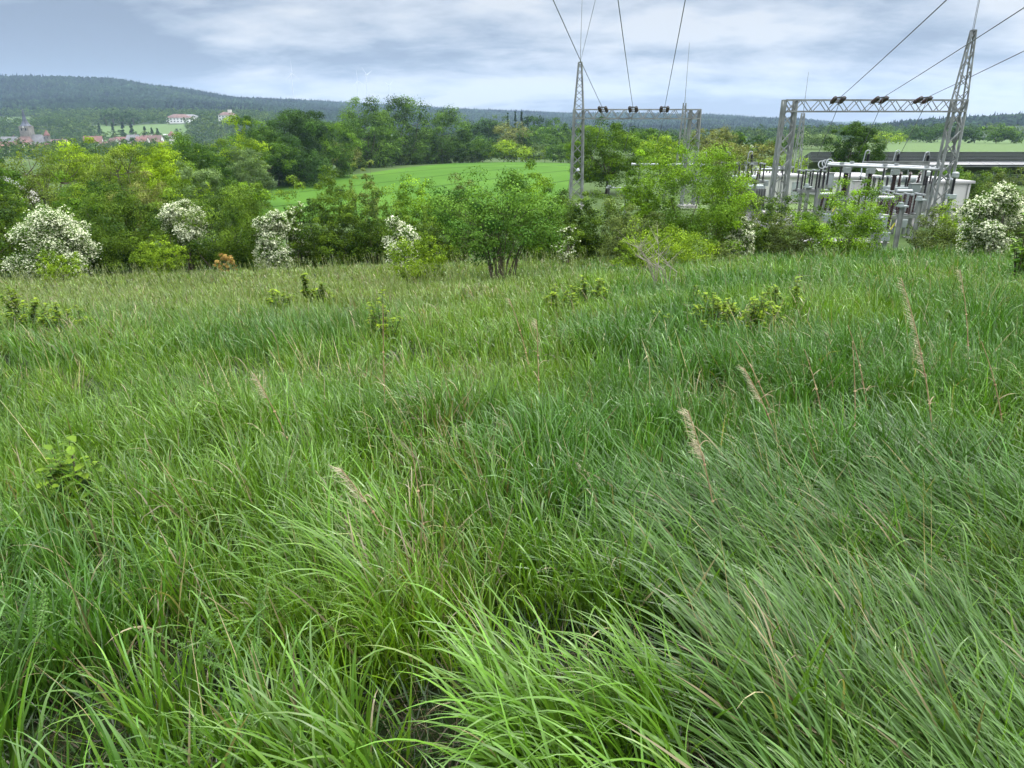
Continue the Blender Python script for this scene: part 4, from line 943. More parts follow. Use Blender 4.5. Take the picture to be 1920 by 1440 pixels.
SW = 'switchgear posts of the substation'
def leg_of(mb, w, h): mb.box((0, 0, h/2), (w, w, h)); mb.box((0, 0, h-.03), (w+.18, w+.18, .06)); mb.box((0, 0, .03), (w+.22, w+.22, .06))
def transformer_post(px, py, Y, ztop, lab, ins=M_PORC, r=.15, hi=2.3, lean=0, head='box', group=SW):
    """instrument transformer: steel post, base tank, ribbed insulator, head"""
    x, y, z = on(px, py, Y); h = ztop-z; root = empty('instrument_transformer', (x, y, z), lab, 'switchgear', group)
    hh = .5; hb = h-hh-hi-.35; a = MB(); leg_of(a, .22, max(hb, .6)); a.build('support_post', M_GALV, root)
    MB().box((0, 0, hb+.17), (.62, .55, .35)).build('tank', M_CAB, root, .03)
    MB().sheds((0, 0, hb+.35), (0, 0, hb+.35+hi), r*.72, r*1.15, 16, 12).build('insulator', ins, root)
    m = MB()
    if head == 'box': m.box((0, 0, h-hh/2), (.52, .5, hh)); m.box((0, 0, h+.02), (.3, .3, .06)); m.tube((-.4, 0, h-.2), (.4, 0, h-.2), .04)
    else: m.lathe((0, 0, h-hh), [(.18, 0), (.27, .08), (.27, hh-.1), (.12, hh)], 12)
    m.build('head', M_PORCG, root, .02); return root
def z_at(px, py, Y): return P(px, py, Y).z
transformer_post(1583, 350, 64, z_at(1583, 313, 64), 'tall instrument transformer left in the switchgear with brown insulator and white head', hi=1.9, r=.26)
transformer_post(1628, 350, 63, z_at(1628, 314, 63), 'second tall instrument transformer with grey head, right of the left one', hi=1.9, r=.22)
transformer_post(1674, 350, 62, z_at(1674, 316, 62), 'third tall instrument transformer with grey head, left of the right steel tower', hi=1.9, r=.22)
transformer_post(1733, 360, 66, z_at(1738, 320, 66), 'slim dark post behind the leg of the right steel tower', M_PORCK, .16, 2.2, head='round')
transformer_post(1785, 360, 58, z_at(1790, 322, 58), 'lone arrester post right of the right steel tower', M_PORCK, .12, 1.2, head='round')
transformer_post(1560, 345, 72, z_at(1560, 338, 72), 'grey topped post behind the left bay', M_PORCK, .15, 1.3)
def cabinet(px, py, Y, w, h, zt, lab, mat=None):
    x, y, z = on(px, py, Y); root = empty('control_cabinet', (x, y, z), lab, 'cabinet', 'grey cabinets among the switchgear'); zz = zt-z
    a = MB(); leg_of(a, .25, max(zz-h, .3)); a.build('support_post', M_GALV, root)
    MB().box((0, 0, zz-h/2), (w, .5, h)).build('housing', mat or M_CAB, root, .02); MB().box((0, -.262, zz-h/2), (w*.86, .02, h*.9)).box((w*.33, -.28, zz-h/2), (.03, .03, .2)).build('door', mat or M_CAB, root)
    MB().box((0, 0, zz+.03), (w+.1, .62, .06)).build('roof', M_GALV, root)
cabinet(1555, 340, 68, .55, 1.3, z_at(1555, 325, 68), 'narrow grey cabinet right of the left bay frame')
cabinet(1606, 360, 66, .9, 1.9, z_at(1606, 340, 66), 'wide white cabinet between the first two instrument transformers', M_WHITE)
cabinet(1712, 365, 62, .8, 2.2, z_at(1716, 345, 62), 'large greenish cabinet beside the right steel tower')
cabinet(1727, 372, 58, .4, 1.3, z_at(1727, 366, 58), 'dark grey narrow cabinet against the leg of the right steel tower', M_GALV)
cabinet(1652, 418, 46, .55, .75, z_at(1652, 404, 46), 'nearest low grey box beside the round bright bush')

def disconnector(px, py, Y, zt, lab, n=3, sp=1.0, ins=M_PORCK, hi=1.35, rows=2, name='disconnector'):
    """steel frame on legs with post insulators in pairs and arms across the top"""
    x, y, z = on(px, py, Y); root = empty(name, (x, y, z), lab, 'disconnector', 'switch frames of the substation'); h = zt-z; hf = h-hi-.2; W_ = sp*(n-1)
    f = MB()
    for sy in ((-.5, .5) if rows == 2 else (0,)): f.box((0, sy, hf-.09), (W_+.7, .14, .18))
    for k in range(n): f.box((-W_/2+k*sp, 0, hf+.03), (.18, 1.3 if rows == 2 else .3, .10))
    f.build('frame', M_GALV, root)
    for sx in (-.36, .36):
        a = MB(); a.tube((sx*W_, 0, 0), (sx*W_, 0, hf-.18), .13, n=10); a.box((sx*W_, 0, .04), (.5, .5, .08)); a.build('leg', M_GALV, root)
    for k in range(n):
        for sy in ((-.5, .5) if rows == 2 else (0,)):
            MB().sheds((-W_/2+k*sp, sy, hf+.08), (-W_/2+k*sp, sy, hf+.08+hi), .055, .115, 12, 10).build('insulator', ins, root)
        if rows == 2:
            c = MB().tube((-W_/2+k*sp, -.62, hf+hi+.14), (-W_/2+k*sp, .62, hf+hi+.14), .045, n=8)
            for sy in (-.5, .5): c.box((-W_/2+k*sp, sy, hf+hi+.13), (.2, .2, .12))
            c.build('contact_arm', M_ALU, root)
    MB().box((W_/2+.5, 0, hf-.2), (.35, .35, .5)).build('drive_box', M_CAB, root, .02)
    return root
disconnector(1520, 340, 64, z_at(1520, 318, 64), 'switch frame with six dark insulators on tubular legs at the left of the switchgear', 4, .62, hi=1.5)
disconnector(1652, 360, 68, z_at(1652, 330, 68), 'switch frame behind the middle instrument transformer', 4, 1.25)
disconnector(1690, 360, 74, z_at(1690, 332, 74), 'rearmost switch frame under the long tube', 5, 1.3)
disconnector(1640, 380, 56, z_at(1640, 356, 56), 'switch frame with brown insulators half hidden by the round bright bush', 3, 1.0, M_PORC)
disconnector(1690, 385, 54, z_at(1690, 362, 54), 'switch frame with brown insulators in front of the transformer', 4, .8, M_PORC)
disconnector(1395, 310, 66, z_at(1392, 305, 66), 'switch frame half hidden behind the largest bush', 4, 1.1)
disconnector(1440, 325, 84, z_at(1440, 312, 84), 'low switch frame before the white hall, left of the right gantry', 5, 1.3, hi=.9)

def breaker(px, py, Y, zt, lab):
    """circuit breaker: three brown columns side by side on a grey base with a white drum above"""
    x, y, z = on(px, py, Y); h = zt-z; root = empty('circuit_breaker', (x, y, z), lab, 'switchgear', SW)
    a = MB()
    for sx in (-.45, .45): a.box((sx, 0, .6), (.16, .3, 1.2))
    a.box((0, 0, 1.25), (1.5, .4, .22)); a.build('support_frame', M_GALV, root)
    for k in (-1, 0, 1): MB().sheds((k*.42, 0, 1.36), (k*.42+.12, 0, h-.45), .09, .16, 14, 10).build('insulator', M_PORC, root)
    MB().lathe((-.62, 0, h-.25), [(.09, 0), (.14, .05), (.14, 1.15), (.09, 1.2)], 12, (1, 0, 0)).build('drum', M_ALU, root)
    MB().box((.1, -.35, .85), (.7, .4, .6)).build('drive_box', M_CAB, root, .03)
    MB().tube((.5, -.3, 1.3), (.72, -.32, 1.75), .045, n=6).build('marker_tube', M_YEL, root)
breaker(1655, 410, 49, z_at(1655, 364, 49), 'nearest circuit breaker with three brown columns and a white drum')
breaker(1690, 395, 56, z_at(1686, 352, 56), 'second circuit breaker behind the nearest one')
breaker(1548, 385, 60, z_at(1538, 358, 60), 'circuit breaker left behind the round bright bush')
def post(px, py, Y, zt, lab):
    x, y, z = on(px, py, Y); h = zt-z; root = empty('steel_support', (x, y, z), lab, 'support', 'grey steel supports of the switchgear')
    MB().box((0, 0, h/2), (.20, .06, h)).box((-.11, 0, h/2), (.03, .2, h)).box((.11, 0, h/2), (.03, .2, h)).build('post', M_GALV, root); MB().box((0, 0, h+.05), (.6, .45, .10)).box((-.12, 0, h+.2), (.25, .3, .2)).build('cap', M_CAB, root)
for r in ((1688, 410, 48, z_at(1690, 388, 48), 'slanting looking steel support right of the nearest circuit breaker'), (1645, 430, 43, z_at(1648, 410, 43), 'nearest steel support, standing in the grass right of the round bright bush'),
          (1722, 400, 52, z_at(1722, 376, 52), 'steel support below the leg of the right steel tower'), (1512, 375, 58, z_at(1512, 352, 58), 'steel support left of the round bright bush')): post(*r)

def bus_beam(px0, px1, py, Y, lab, wid=.28, ht=.34, canes=(), nm='busbar_beam', post_px=()):
    a = P(px0, py, Y); b = P(px1, py, Y); zc = (a.z+b.z)/2; cx = (a.x+b.x)/2; g = Hs(cx, Y); root = empty(nm, (cx, Y, g), lab, 'busbar', 'long tubes above the switchgear'); hx = (b.x-a.x)/2; z = zc-g
    m = MB().box((0, 0, z), (2*hx, wid, ht)); 
    for s in (-1, 1): m.box((0, s*(wid/2+.03), z+ht/2-.02), (2*hx, .06, .08))
    m.build('beam', M_GALV, root)
    for pxp in post_px:
        x = P(pxp, py, Y).x-cx; MB().box((x, 0, (z-ht/2)/2), (.26, .26, z-ht/2)).build('post', M_GALV, root)
    for c, pt in canes:
        x = P(c, py, Y).x-cx; zt = P(c, pt, Y).z-g; zi = z+ht/2
        s = MB().sheds((x, 0, zi), (x, 0, zt-.25), .10, .19, 13, 10).build('insulator', M_PORCK, root)
        MB().path([(x+.05, 0, zt-.25), (x+.05, 0, zt-.02), (x-.10, 0, zt+.08), (x-.32, 0, zt-.05), (x-.45, 0, zi-.3), (x-.55, -.3, zi-1.6)], .05, 7).build('bent_conductor', M_ALU, root)
bus_beam(1618, 1742, 306, 72, 'grey beam carrying three dark insulators with bent tubes, behind the long tube', canes=((1626, 283), (1682, 283), (1738, 286)), post_px=(1630, 1736))
bus_beam(1352, 1420, 307, 78, 'beam carrying three bent tubes half hidden behind the largest bush', canes=((1322, 286), (1366, 286), (1408, 285)), post_px=(1360, 1412))
def tube_bus(px0, px1, py0, py1, Y0, Y1, r, lab, posts=()):
    a = P(px0, py0, Y0); b = P(px1, py1, Y1); g = Hs(a.x, Y0); root = empty('busbar_tube', (a.x, Y0, g), lab, 'busbar', 'long tubes above the switchgear'); o = Vector((a.x, Y0, g)); m = MB().tube(a-o, b-o, r, n=12)
    m.lathe(a-o, [(r*1.3, -.06), (r*1.3, .06)], 10, b-a).lathe(b-o, [(r*1.3, -.06), (r*1.3, .06)], 10, b-a); m.build('tube', M_ALU, root)
    for f in posts:
        p = a.lerp(b, f)-o; MB().sheds((p.x, p.y, p.z-1.3), (p.x, p.y, p.z-r), .06, .12, 12, 10).build('insulator', M_PORCK, root); MB().box((p.x, p.y, (p.z-1.3)/2), (.18, .18, p.z-1.3)).build('post', M_GALV, root); MB().box((p.x, p.y, p.z+r+.06), (.3, .2, .14)).build('clamp', M_ALU, root)
tube_bus(1553, 1768, 309, 318, 62, 60, .11, 'front one of the two long pale tubes crossing the switchgear', (.12, .5, .86))
tube_bus(1556, 1766, 306, 315, 64.5, 62.5, .11, 'rear one of the two long pale tubes crossing the switchgear', (.2, .6, .92))
tube_bus(1185, 1330, 308, 309, 80, 80, .12, 'pale tube left of the largest bush, under the left gantry', (.1, .45, .9))
tube_bus(1138, 1178, 352, 352, 60, 60, .06, 'low pale tube right of the foot of the left steel tower', (.1, .9))
tube_bus(1410, 1475, 318, 316, 76, 76, .09, 'short pale tube over the white hall', (.1, .9))
def rings(px, py, Y, lab):
    p = P(px, py, Y); g = Hs(p.x, Y); root = empty('voltage_divider', (p.x, Y, g), lab, 'switchgear', SW); h = p.z-g
    MB().box((0, 0, (h-1.9)/2), (.22, .22, h-1.9)).build('post', M_GALV, root); MB().sheds((0, 0, h-1.9), (0, 0, h-.2), .07, .13, 14, 10).build('insulator', M_PORCK, root)
    m = MB(); pts = [(math.cos(t)*.30, math.sin(t)*.12, h+math.sin(t)*.30) for t in np.linspace(0, 6.283, 17)]; m.path(pts, .045, 6); m.tube((0, 0, h-.25), (0, 0, h-.28+.02), .1); m.build('ring', M_ALU, root)
rings(1541, 309, 63, 'left one of three posts topped by a metal ring'); rings(1548, 307, 64.5, 'middle one of three posts topped by a metal ring'); rings(1556, 305, 66, 'right one of three posts topped by a metal ring')
def power_transformer(px, py, Y, lab):
    x, y, z = on(px, py, Y); root = empty('power_transformer', (x, y, z), lab, 'transformer'); MB().box((0, 0, 1.5), (3.2, 2.0, 2.4)).build('tank', M_CAB, root, .05)
    m = MB()
    for k in range(14): m.box((-1.5+k*.23, -1.25, 1.5), (.06, .45, 1.9))
    m.build('radiator', M_GALV, root); MB().lathe((-1.3, .2, 3.3), [(.16, 0), (.28, .05), (.28, 2.2), (.16, 2.3)], 14, (1, 0, 0)).build('oil_vessel', M_CAB, root)
    for k in range(3): MB().sheds((-.8+k*.8, -.4, 2.7), (-.9+k*.9, -.6, 4.0), .08, .17, 10, 10).build('bushing', M_PORC, root)
    MB().box((0, 0, .15), (3.8, 2.6, .3)).build('plinth', M_CONC, root)
power_transformer(1690, 385, 68, 'grey transformer with cooling fins behind the circuit breakers')
power_transformer(1398, 345, 70, 'greenish transformer partly visible right of the largest bush')

def hall(px0, px1, pyt, Y, dep, lab, base_z=None, door=None):
    a = P(px0, pyt, Y); b = P(px1, pyt, Y); cx = (a.x+b.x)/2; w = b.x-a.x; g = Hs(cx, Y); h = (a.z+b.z)/2-g; root = empty('switch_hall', (cx, Y, g), lab, 'building')
    MB().box((0, dep/2, h/2-.1), (w, dep, h)).build('wall', M_WHITE, root)
    MB().box((0, dep/2, h-.02), (w+.5, dep+.5, .22)).build('roof', M_WROOF, root)
    MB().box((0, -.03, .2), (w*.99, .08, .5)).build('plinth', M_CONC, root)
    m = MB(); n = max(2, int(w/3.2))
    for k in range(1, n): m.box((-w/2+w*k/n, -.025, h/2), (.07, .05, h-.3))
    m.build('panel_joint', M_GALV, root)
    if door is not None:
        d = MB().box((door*w, -.03, 1.2), (1.1, .07, 2.1)).build('door', M_CAB, root); MB().box((door*w+.4, -.09, 1.1), (.05, .06, .18)).build('handle', M_STEELD, d)
    MB().tube((w/2-.3, -.08, .2), (w/2-.3, -.08, h-.2), .05, n=8).build('downpipe', M_GALV, root)
hall(1416, 1508, 330, 80, 7, 'low white hall left behind the switchgear, seen through the left leg of the right gantry', door=.38)
hall(1562, 1660, 332, 86, 7, 'white hall in the middle behind the instrument transformers')
hall(1722, 1822, 341, 74, 8, 'white hall on the right behind the right steel tower and the hawthorn', door=-.3)

def lawn():
    # mown strip and gravel of the yard
    V = []; 
    def sheet(name, x0, x1, y0, y1, mat, dz):
        X, Y = np.meshgrid(np.linspace(x0, x1, 24), np.linspace(y0, y1, 16)); Z = H(X, Y)+dz; n = 24; i = np.arange(15)[:, None]*n; j = np.arange(n-1)[None]; Q = np.stack([i+j, i+j+1, i+n+j+1, i+n+j], -1).reshape(-1, 4)
        tag(npmesh(name, np.stack([X.ravel(), Y.ravel(), Z.ravel()], 1), Q, mat, smooth=True), kind='structure')
    sheet('gravel_yard', 20, 62, 60, 73, material('gravel', (.10, .10, .09), .95, var=.3, vscale=2.5), .05)
    sheet('yard_path', 21, 27, 51, 53.5, material('paving', (.22, .215, .20), .9, var=.2, vscale=2), .06)
    sheet('mown_lawn', 10, 60, 73.4, 79.4, material('mown_lawn', (.09, .15, .03), .95, var=.25, vscale=1.5), .06)
lawn()
# ------------------------------------------------------------------ solar farm: every row a table of panels
def solar():
    SG_ = 'rows of the solar farm behind the substation'
    # the farm faces the far side's south; its rows run across the view on the plain
    def row(i, y, x0, x1, lab, flip=1, wd=4.2):
        cx = (x0+x1)/2; g = Hs(cx, y); root = empty('solar_row', (cx, y, g), lab, 'solar panels', SG_); w = x1-x0
        t = rad(17)*flip; c, s = math.cos(t)*wd/2, math.sin(t)*wd/2; zc = 2.0; V = []; m = MB()
        z0, z1 = Hs(x0, y)-g, Hs(x1, y)-g
        m.add([(-w/2, -c, zc-s+z0), (w/2, -c, zc-s+z1), (w/2, c, zc+s+z1), (-w/2, c, zc+s+z0), (-w/2, -c, zc-s-.06+z0), (w/2, -c, zc-s-.06+z1), (w/2, c, zc+s-.06+z1), (-w/2, c, zc+s-.06+z0)],
              [(0, 1, 2, 3), (7, 6, 5, 4), (0, 4, 5, 1), (1, 5, 6, 2), (2, 6, 7, 3), (3, 7, 4, 0)]); m.build('panels', M_PANEL, root)
        r = MB(); 
        for f in (-.98, .0, .98): r.bar((-w/2, c*f, zc+s*f+.02+z0), (w/2, c*f, zc+s*f+.02+z1), .06)
        k = int(w/2.2)
        for j in range(k+1):
            x = -w/2+w*j/k; zz = z0+(z1-z0)*j/k; r.bar((x, -c, zc-s+.03+zz), (x, c, zc+s+.03+zz), .05)
        p = r; k = int(w/5)
        for j in range(k+1):
            x = -w/2+w*j/k; zz = z0+(z1-z0)*j/k; p.bar((x, -c*.5, -.3+zz), (x, -c*.5, zc-s*.5-.04+zz), .12); p.bar((x, c*.5, -.3+zz), (x, c*.5, zc+s*.5-.04+zz), .12)
        r.build('frame', M_ALU, root)
    names = ['nearest', 'second', 'third', 'fourth', 'fifth', 'sixth', 'seventh', 'eighth', 'ninth', 'tenth', 'farthest']
    ys = [108, 113, 118.5, 124, 130, 136.5, 143, 150, 158, 166, 175]
    for i, y in enumerate(ys):
        x0 = P(1512, 300, y).x if i > 2 else P(1700-i*30, 300, y).x
        x1 = P(2020, 300, y).x
        row(i, y, x0, x1, '%s of the dark solar panel rows, counted from the substation' % names[i], 1 if i == 2 else -1)
solar()

# ------------------------------------------------------------------ village
VG = 'houses of the village across the valley'
def house(px, py, Y, w, d, hw, hr, rz, lab, roofm, wallm=None, win=3, chim=True, nm='house'):
    p = P(px, py, Y); g = Hs(p.x, Y); root = empty(nm, (p.x, Y, g), lab, 'house', VG, rz)
    MB().box((0, 0, hw/2-.5), (w, d, hw+1)).add([(-w/2, -d/2, hw), (-w/2, d/2, hw), (-w/2, 0, hw+hr-.1), (w/2, -d/2, hw), (w/2, d/2, hw), (w/2, 0, hw+hr-.1)], [(0, 2, 1), (3, 4, 5), (0, 1, 4, 3), (0, 3, 5, 2), (1, 2, 5, 4)]).build('wall', wallm or M_WALL, root)
    e = .5; k = hr/(d/2)
    A = [(-w/2-e, -d/2-e, hw-e*k), (w/2+e, -d/2-e, hw-e*k), (w/2+e, 0, hw+hr), (-w/2-e, 0, hw+hr), (-w/2-e, d/2+e, hw-e*k), (w/2+e, d/2+e, hw-e*k)]
    B = [(a[0], a[1], a[2]+.3) for a in A]
    r = MB().add(A+B, [(6, 7, 8, 9), (9, 8, 11, 10), (0, 3, 2, 1), (3, 4, 5, 2), (0, 1, 7, 6), (4, 10, 11, 5), (0, 6, 9, 3), (3, 9, 10, 4), (1, 2, 8, 7), (2, 5, 11, 8)]).build('roof', roofm, root)
    if chim: MB().box((w*.2, .6, hw+hr+.4), (1.0, 1.0, 2.6)).build('chimney', M_TILEB, r)
    for i in range(win):
        x = -w/2+w*(i+.5)/win
        for fl in range(max(1, int(hw/2.9))): MB().box((x, -d/2-.03, 1.6+fl*2.8), (1.2, .1, 1.5)).build('window', M_PANE, root)
    MB().box((w/2+.03, 0, hw+.3), (.1, 1.1, 1.4)).build('window', M_PANE, root)
    return root
H_ = [ # px, py, Y, w, d, wall, roof h, rz, label, roof, wall
 (22, 272, 800, 26, 13, 6, 8, -.25, 'long house with a grey roof left of the church', M_GREYR, M_STONE),
 (50, 276, 740, 17, 10, 5, 6, -1.2, 'house with an orange gable beside the grey roofed one', M_TILE, M_TILE),
 (25, 284, 700, 24, 10, 5, 6, .1, 'house with a red roof below the long grey roof', M_TILE, M_WALL),
 (6, 290, 660, 10, 12, 4, 6, 1.35, 'small house with a bright white gable at the left edge', M_TILE, M_WALLW),
 (112, 273, 790, 20, 11, 5, 6, .1, 'house with a dark red roof right of the round turret', M_TILEB, M_WALL),
 (84, 284, 730, 14, 9, 3, 5, .5, 'little red roofed house at the foot of the church', M_TILE, M_WALLW),
 (176, 268, 800, 20, 13, 6, 8, .35, 'red roofed house with a pale gable turned to the right', M_TILE, M_WALLW),
 (214, 268, 820, 16, 10, 5, 6, -.6, 'house between the pale gabled one and the row of red roofs', M_TILEB, M_WALL),
 (232, 266, 840, 22, 11, 6, 6, .05, 'first house from the left in the row of red roofs', M_TILE, M_WALL),
 (252, 268, 820, 16, 13, 7, 8, -.15, 'house with the dark roof in the row of red roofs', M_GREYR, M_WALLW),
 (268, 270, 810, 14, 12, 7, 6, .0, 'bright orange red roofed house in the row', M_TILE, M_WALL),
 (286, 266, 835, 26, 13, 7, 7, .03, 'long maroon roofed house at the right end of the row', M_TILEB, M_WALLW),
 (256, 276, 770, 14, 10, 4, 5, -.5, 'low red roof with a white verge in front of the row', M_TILE, M_WALLW),
 (298, 276, 760, 16, 10, 4, 5, .15, 'small house in front of the right end of the red row', M_TILE, M_WALLW),
 (205, 276, 760, 14, 10, 4, 5, .4, 'small house in front of the left end of the red row', M_TILEB, M_WALLW),
]
for r in H_: house(*r[:3], r[3]*.85, r[4]*.9, r[5]*.9, r[6]*.85, *r[7:])
house(2, 325, 150, 9, 8, 3, 2.2, .2, 'shed with a pale metal roof among the trees at the left edge', M_WROOF, M_WALL, 2, False, 'shed')
def church():
    Y = 770; p = P(54, 262, Y); g = Hs(p.x, Y); S = Y/F
    root = empty('church', (p.x, Y, g), 'village church with a slate spire over a square stone tower', 'church')
    zt = P(54, 250, Y).z-g-0; ze = P(54, 236, Y).z-g; zs = P(45, 202, Y).z-g; w = 16*S
    MB().box((0, 0, ze/2-1), (w, w, ze+2)).build('tower', M_STONE, root)
    b = w/2+.5; m = MB(); V = []; prof = [(1.05, 0), (.70, .10), (.44, .26), (.28, .5), (.14, .82), (.03, 1)]
    n = 8
    m.lathe((0, 0, ze-.1), [(r*b*(1.05), f*(zs-ze)) for r, f in prof], n); sp = m.build('spire', M_SLATE, root)
    MB().bar((0, 0, zs-.2), (0, 0, zs+2.4), .18).bar((-.6, 0, zs+1.5), (.6, 0, zs+1.5), .15).build('cross', M_STEELD, sp)
    for sx in (-.22, .22): MB().box((sx*w, -w/2-.04, ze-3.4), (1.3, .12, 2.4)).build('belfry_window', M_PANE, root)
    MB().lathe((0, -w/2-.10, ze-.9), [(1.0, 0), (1.0, .08)], 14, (0, -1, 0)).build('clock', M_WALLW, root)
    # nave with its steep roof running to the right, choir with a dark roof in front
    hw, hr, Ln, d = 6, 9, 17, 12; 
    MB().box((w/2+Ln/2-2, 0, hw/2-1), (Ln, d, hw+2)).build('nave', M_STONE, root)
    x0, x1 = w/2-2, w/2+Ln-2
    MB().add([(x0, -d/2-.5, hw), (x1+.5, -d/2-.5, hw), (x1-5, 0, hw+hr), (x0, 0, hw+hr), (x0, d/2+.5, hw), (x1+.5, d/2+.5, hw)], [(0, 1, 2, 3), (3, 2, 5, 4), (1, 5, 2), (0, 4, 5, 1), (0, 3, 4)]).build('nave_roof', M_GREYR, root)
    MB().add([(-w/2-4, -w/2-9, 8), (w/2+3, -w/2-9, 8), (w/2, -w/2, zt-3), (-w/2, -w/2, zt-3), (-w/2-4, -w/2-.1, 8), (w/2+3, -w/2-.1, 8)], [(0, 1, 2, 3), (0, 3, 4), (1, 5, 2), (4, 5, 1, 0), (3, 2, 5, 4)]).build('aisle_roof', M_TILEB, root)
    MB().box((-.5, -w/2-4.5, 3.4), (w+7, 8.9, 9)).build('aisle', M_STONE, root)
    for k in range(4): MB().box((w/2+2+k*5, -d/2-.04, 4.5), (1.4, .1, 4)).build('window', M_PANE, root)
church()
def turret(px, pyb, pym, pyt, wpx, Y, lab, roofm, wallm, n=10):
    p = P(px, pym, Y); g = Hs(p.x, Y); root = empty('round_turret', (p.x, Y, g), lab, 'tower'); r = wpx/2/F*Y; h = p.z-g; ht = P(px, pyt, Y).z-g
    MB().lathe((0, 0, -1), [(r*1.1, 0), (r, h+1)], n).build('wall', wallm, root); MB().lathe((0, 0, h), [(r*1.2, 0), (r*.75, (ht-h)*.4), (.05, ht-h)], n).build('roof', roofm, root)
    for a in (-.5, .5): MB().box((r*math.sin(a), -r*math.cos(a), h-2.2), (.7, .5, 1.3), a).build('window', M_PANE, root)
turret(88, 275, 254, 243, 9, 770, 'round stone turret with a pointed red roof right of the church', M_TILE, M_STONE)
turret(112, 280, 274, 266, 12, 770, 'squat pale tower with a faceted pink roof right of the church', M_TILE, M_WALLW, 8)
turret(322, 270, 254, 245, 12, 830, 'small tower with a rounded red cap right of the red roofs', M_TILE, M_WALL, 12)
def villa(px, pyb, pyw, pyr, wpx, Y, lab, roofm, extra, dd=13, nw=5):
    p = P(px, pyb, Y); g = Hs(p.x, Y); g = max(g, p.z-3); w = wpx/F*Y/1.07; h = P(px, pyw, Y).z-g; hr = P(px, pyr, Y).z-g-h
    root = empty('villa', (p.x, Y, g), lab, 'villa'); MB().box((0, 0, h/2-2), (w, dd, h+4)).build('wall', M_WALLW, root); e = 1.0
    rf = MB().add([(-w/2-e, -dd/2-e, h), (w/2+e, -dd/2-e, h), (w/2+e, dd/2+e, h), (-w/2-e, dd/2+e, h), (-w/4, 0, h+hr), (w/4, 0, h+hr)], [(0, 1, 5, 4), (1, 2, 5), (2, 3, 4, 5), (3, 0, 4), (0, 3, 2, 1)]).build('roof', roofm, root)
    if extra: MB().box((w*.16, .5, h+hr*.6+1.5), (w*.2, 4, hr+3)).build('roof_tower', M_WALL, rf)
    for k in range(nw):
        for z in ((h*.76, h*.34) if h > 7 else (h*.5,)): MB().box((-w/2+w*(k+.5)/nw, -dd/2-.04, z), (w/nw*.38, .12, h*.2)).build('window', M_PANE, root)
villa(428, 227, 216, 210, 30, 1230, 'white two storey villa with a low red roof on the wooded slope', M_TILEB, True)
villa(338, 228, 221, 214, 44, 1200, 'white building under a wide brownish roof above the park meadow', M_TILEB, False, 16, 7)
villa(357, 221, 217.5, 214.5, 24, 1240, 'pale roofed annex to the right of the wide brownish roof', M_GREYR, False, 12, 3)
def bales():
    k = 0
    for px0, n, py in ((279, 5, 237.5), (305, 5, 239)):
        for i in range(n):
            px = px0+i*2.6; Y = 1010; p = P(px, py, Y); z = Hs(p.x, Y)
            root = empty('white_bale', (p.x, Y, z+.7), 'tiny white bale in the %s of two short rows on the park meadow' % ('left' if px0 < 290 else 'right'), 'bale', 'white bales on the park meadow, %s row' % ('left' if px0 < 290 else 'right'))
            MB().lathe((-.7, 0, 0), [(.55, 0), (.72, .08), (.72, 1.3), (.55, 1.4)], 10, (1, 0, 0)).build('wrap', M_WALLW, root)
bales()

# ------------------------------------------------------------------ wind turbines
def turbine(px, pyb, pyt, Y, ang, lab, yaw=.6):
    p = P(px, pyt, Y); zg = Hs(p.x, Y); h = p.z-zg; root = empty('wind_turbine', (p.x, Y, zg), lab, 'wind turbine', 'wind turbines on the far ridge'); k = h/150
    MB().tube((0, 0, -2), (0, 0, h), 2.7, 1.5, 12).build('tower', M_TURB, root)
    hd = Vector((math.sin(yaw), -math.cos(yaw), 0)); c = Vector((0, 0, h+1.5))
    MB().path([c-hd*8, c-hd*4, c+hd*4], [1.6, 2.4, 2.2], 8).build('nacelle', M_TURB, root); hub = c+hd*6
    hb = MB().lathe(c+hd*4, [(2.2, 0), (2.2, 2), (1.2, 3.6), (.1, 4.2)], 10, hd).build('hub', M_TURB, root)
    side = hd.cross(Vector((0, 0, 1)))
    for j in range(3):
        a = ang+j*2.0944; d = side*math.sin(a)+Vector((0, 0, 1))*math.cos(a); q = d.cross(hd); m = MB(); Ln = 56
        pr = [(0, 1.2, .9), (.12, 2.6, .8), (.4, 1.8, .5), (.75, 1.1, .3), (1, .3, .12)]; vs = []
        for f, cw, th in pr: b = hub+d*(Ln*f+1); cw *= .7; vs += [b-q*cw, b+hd*th, b+q*cw, b-hd*th]
        m.add(vs, [(i*4+s, i*4+(s+1) % 4, i*4+4+(s+1) % 4, i*4+4+s) for i in range(4) for s in range(4)]); m.build('blade', M_TURB, root)
turbine(546, 180, 138, 3700, .05, 'leftmost wind turbine, standing by itself', 1.1)
turbine(669.5, 184, 152, 4500, .15, 'shorter left one of the two close wind turbines', 1.0)
turbine(686, 187, 141, 4000, .95, 'taller right one of the two close wind turbines', 1.2)
turbine(729, 188, 161, 5000, 1.2, 'rightmost and smallest wind turbine', 1.1)

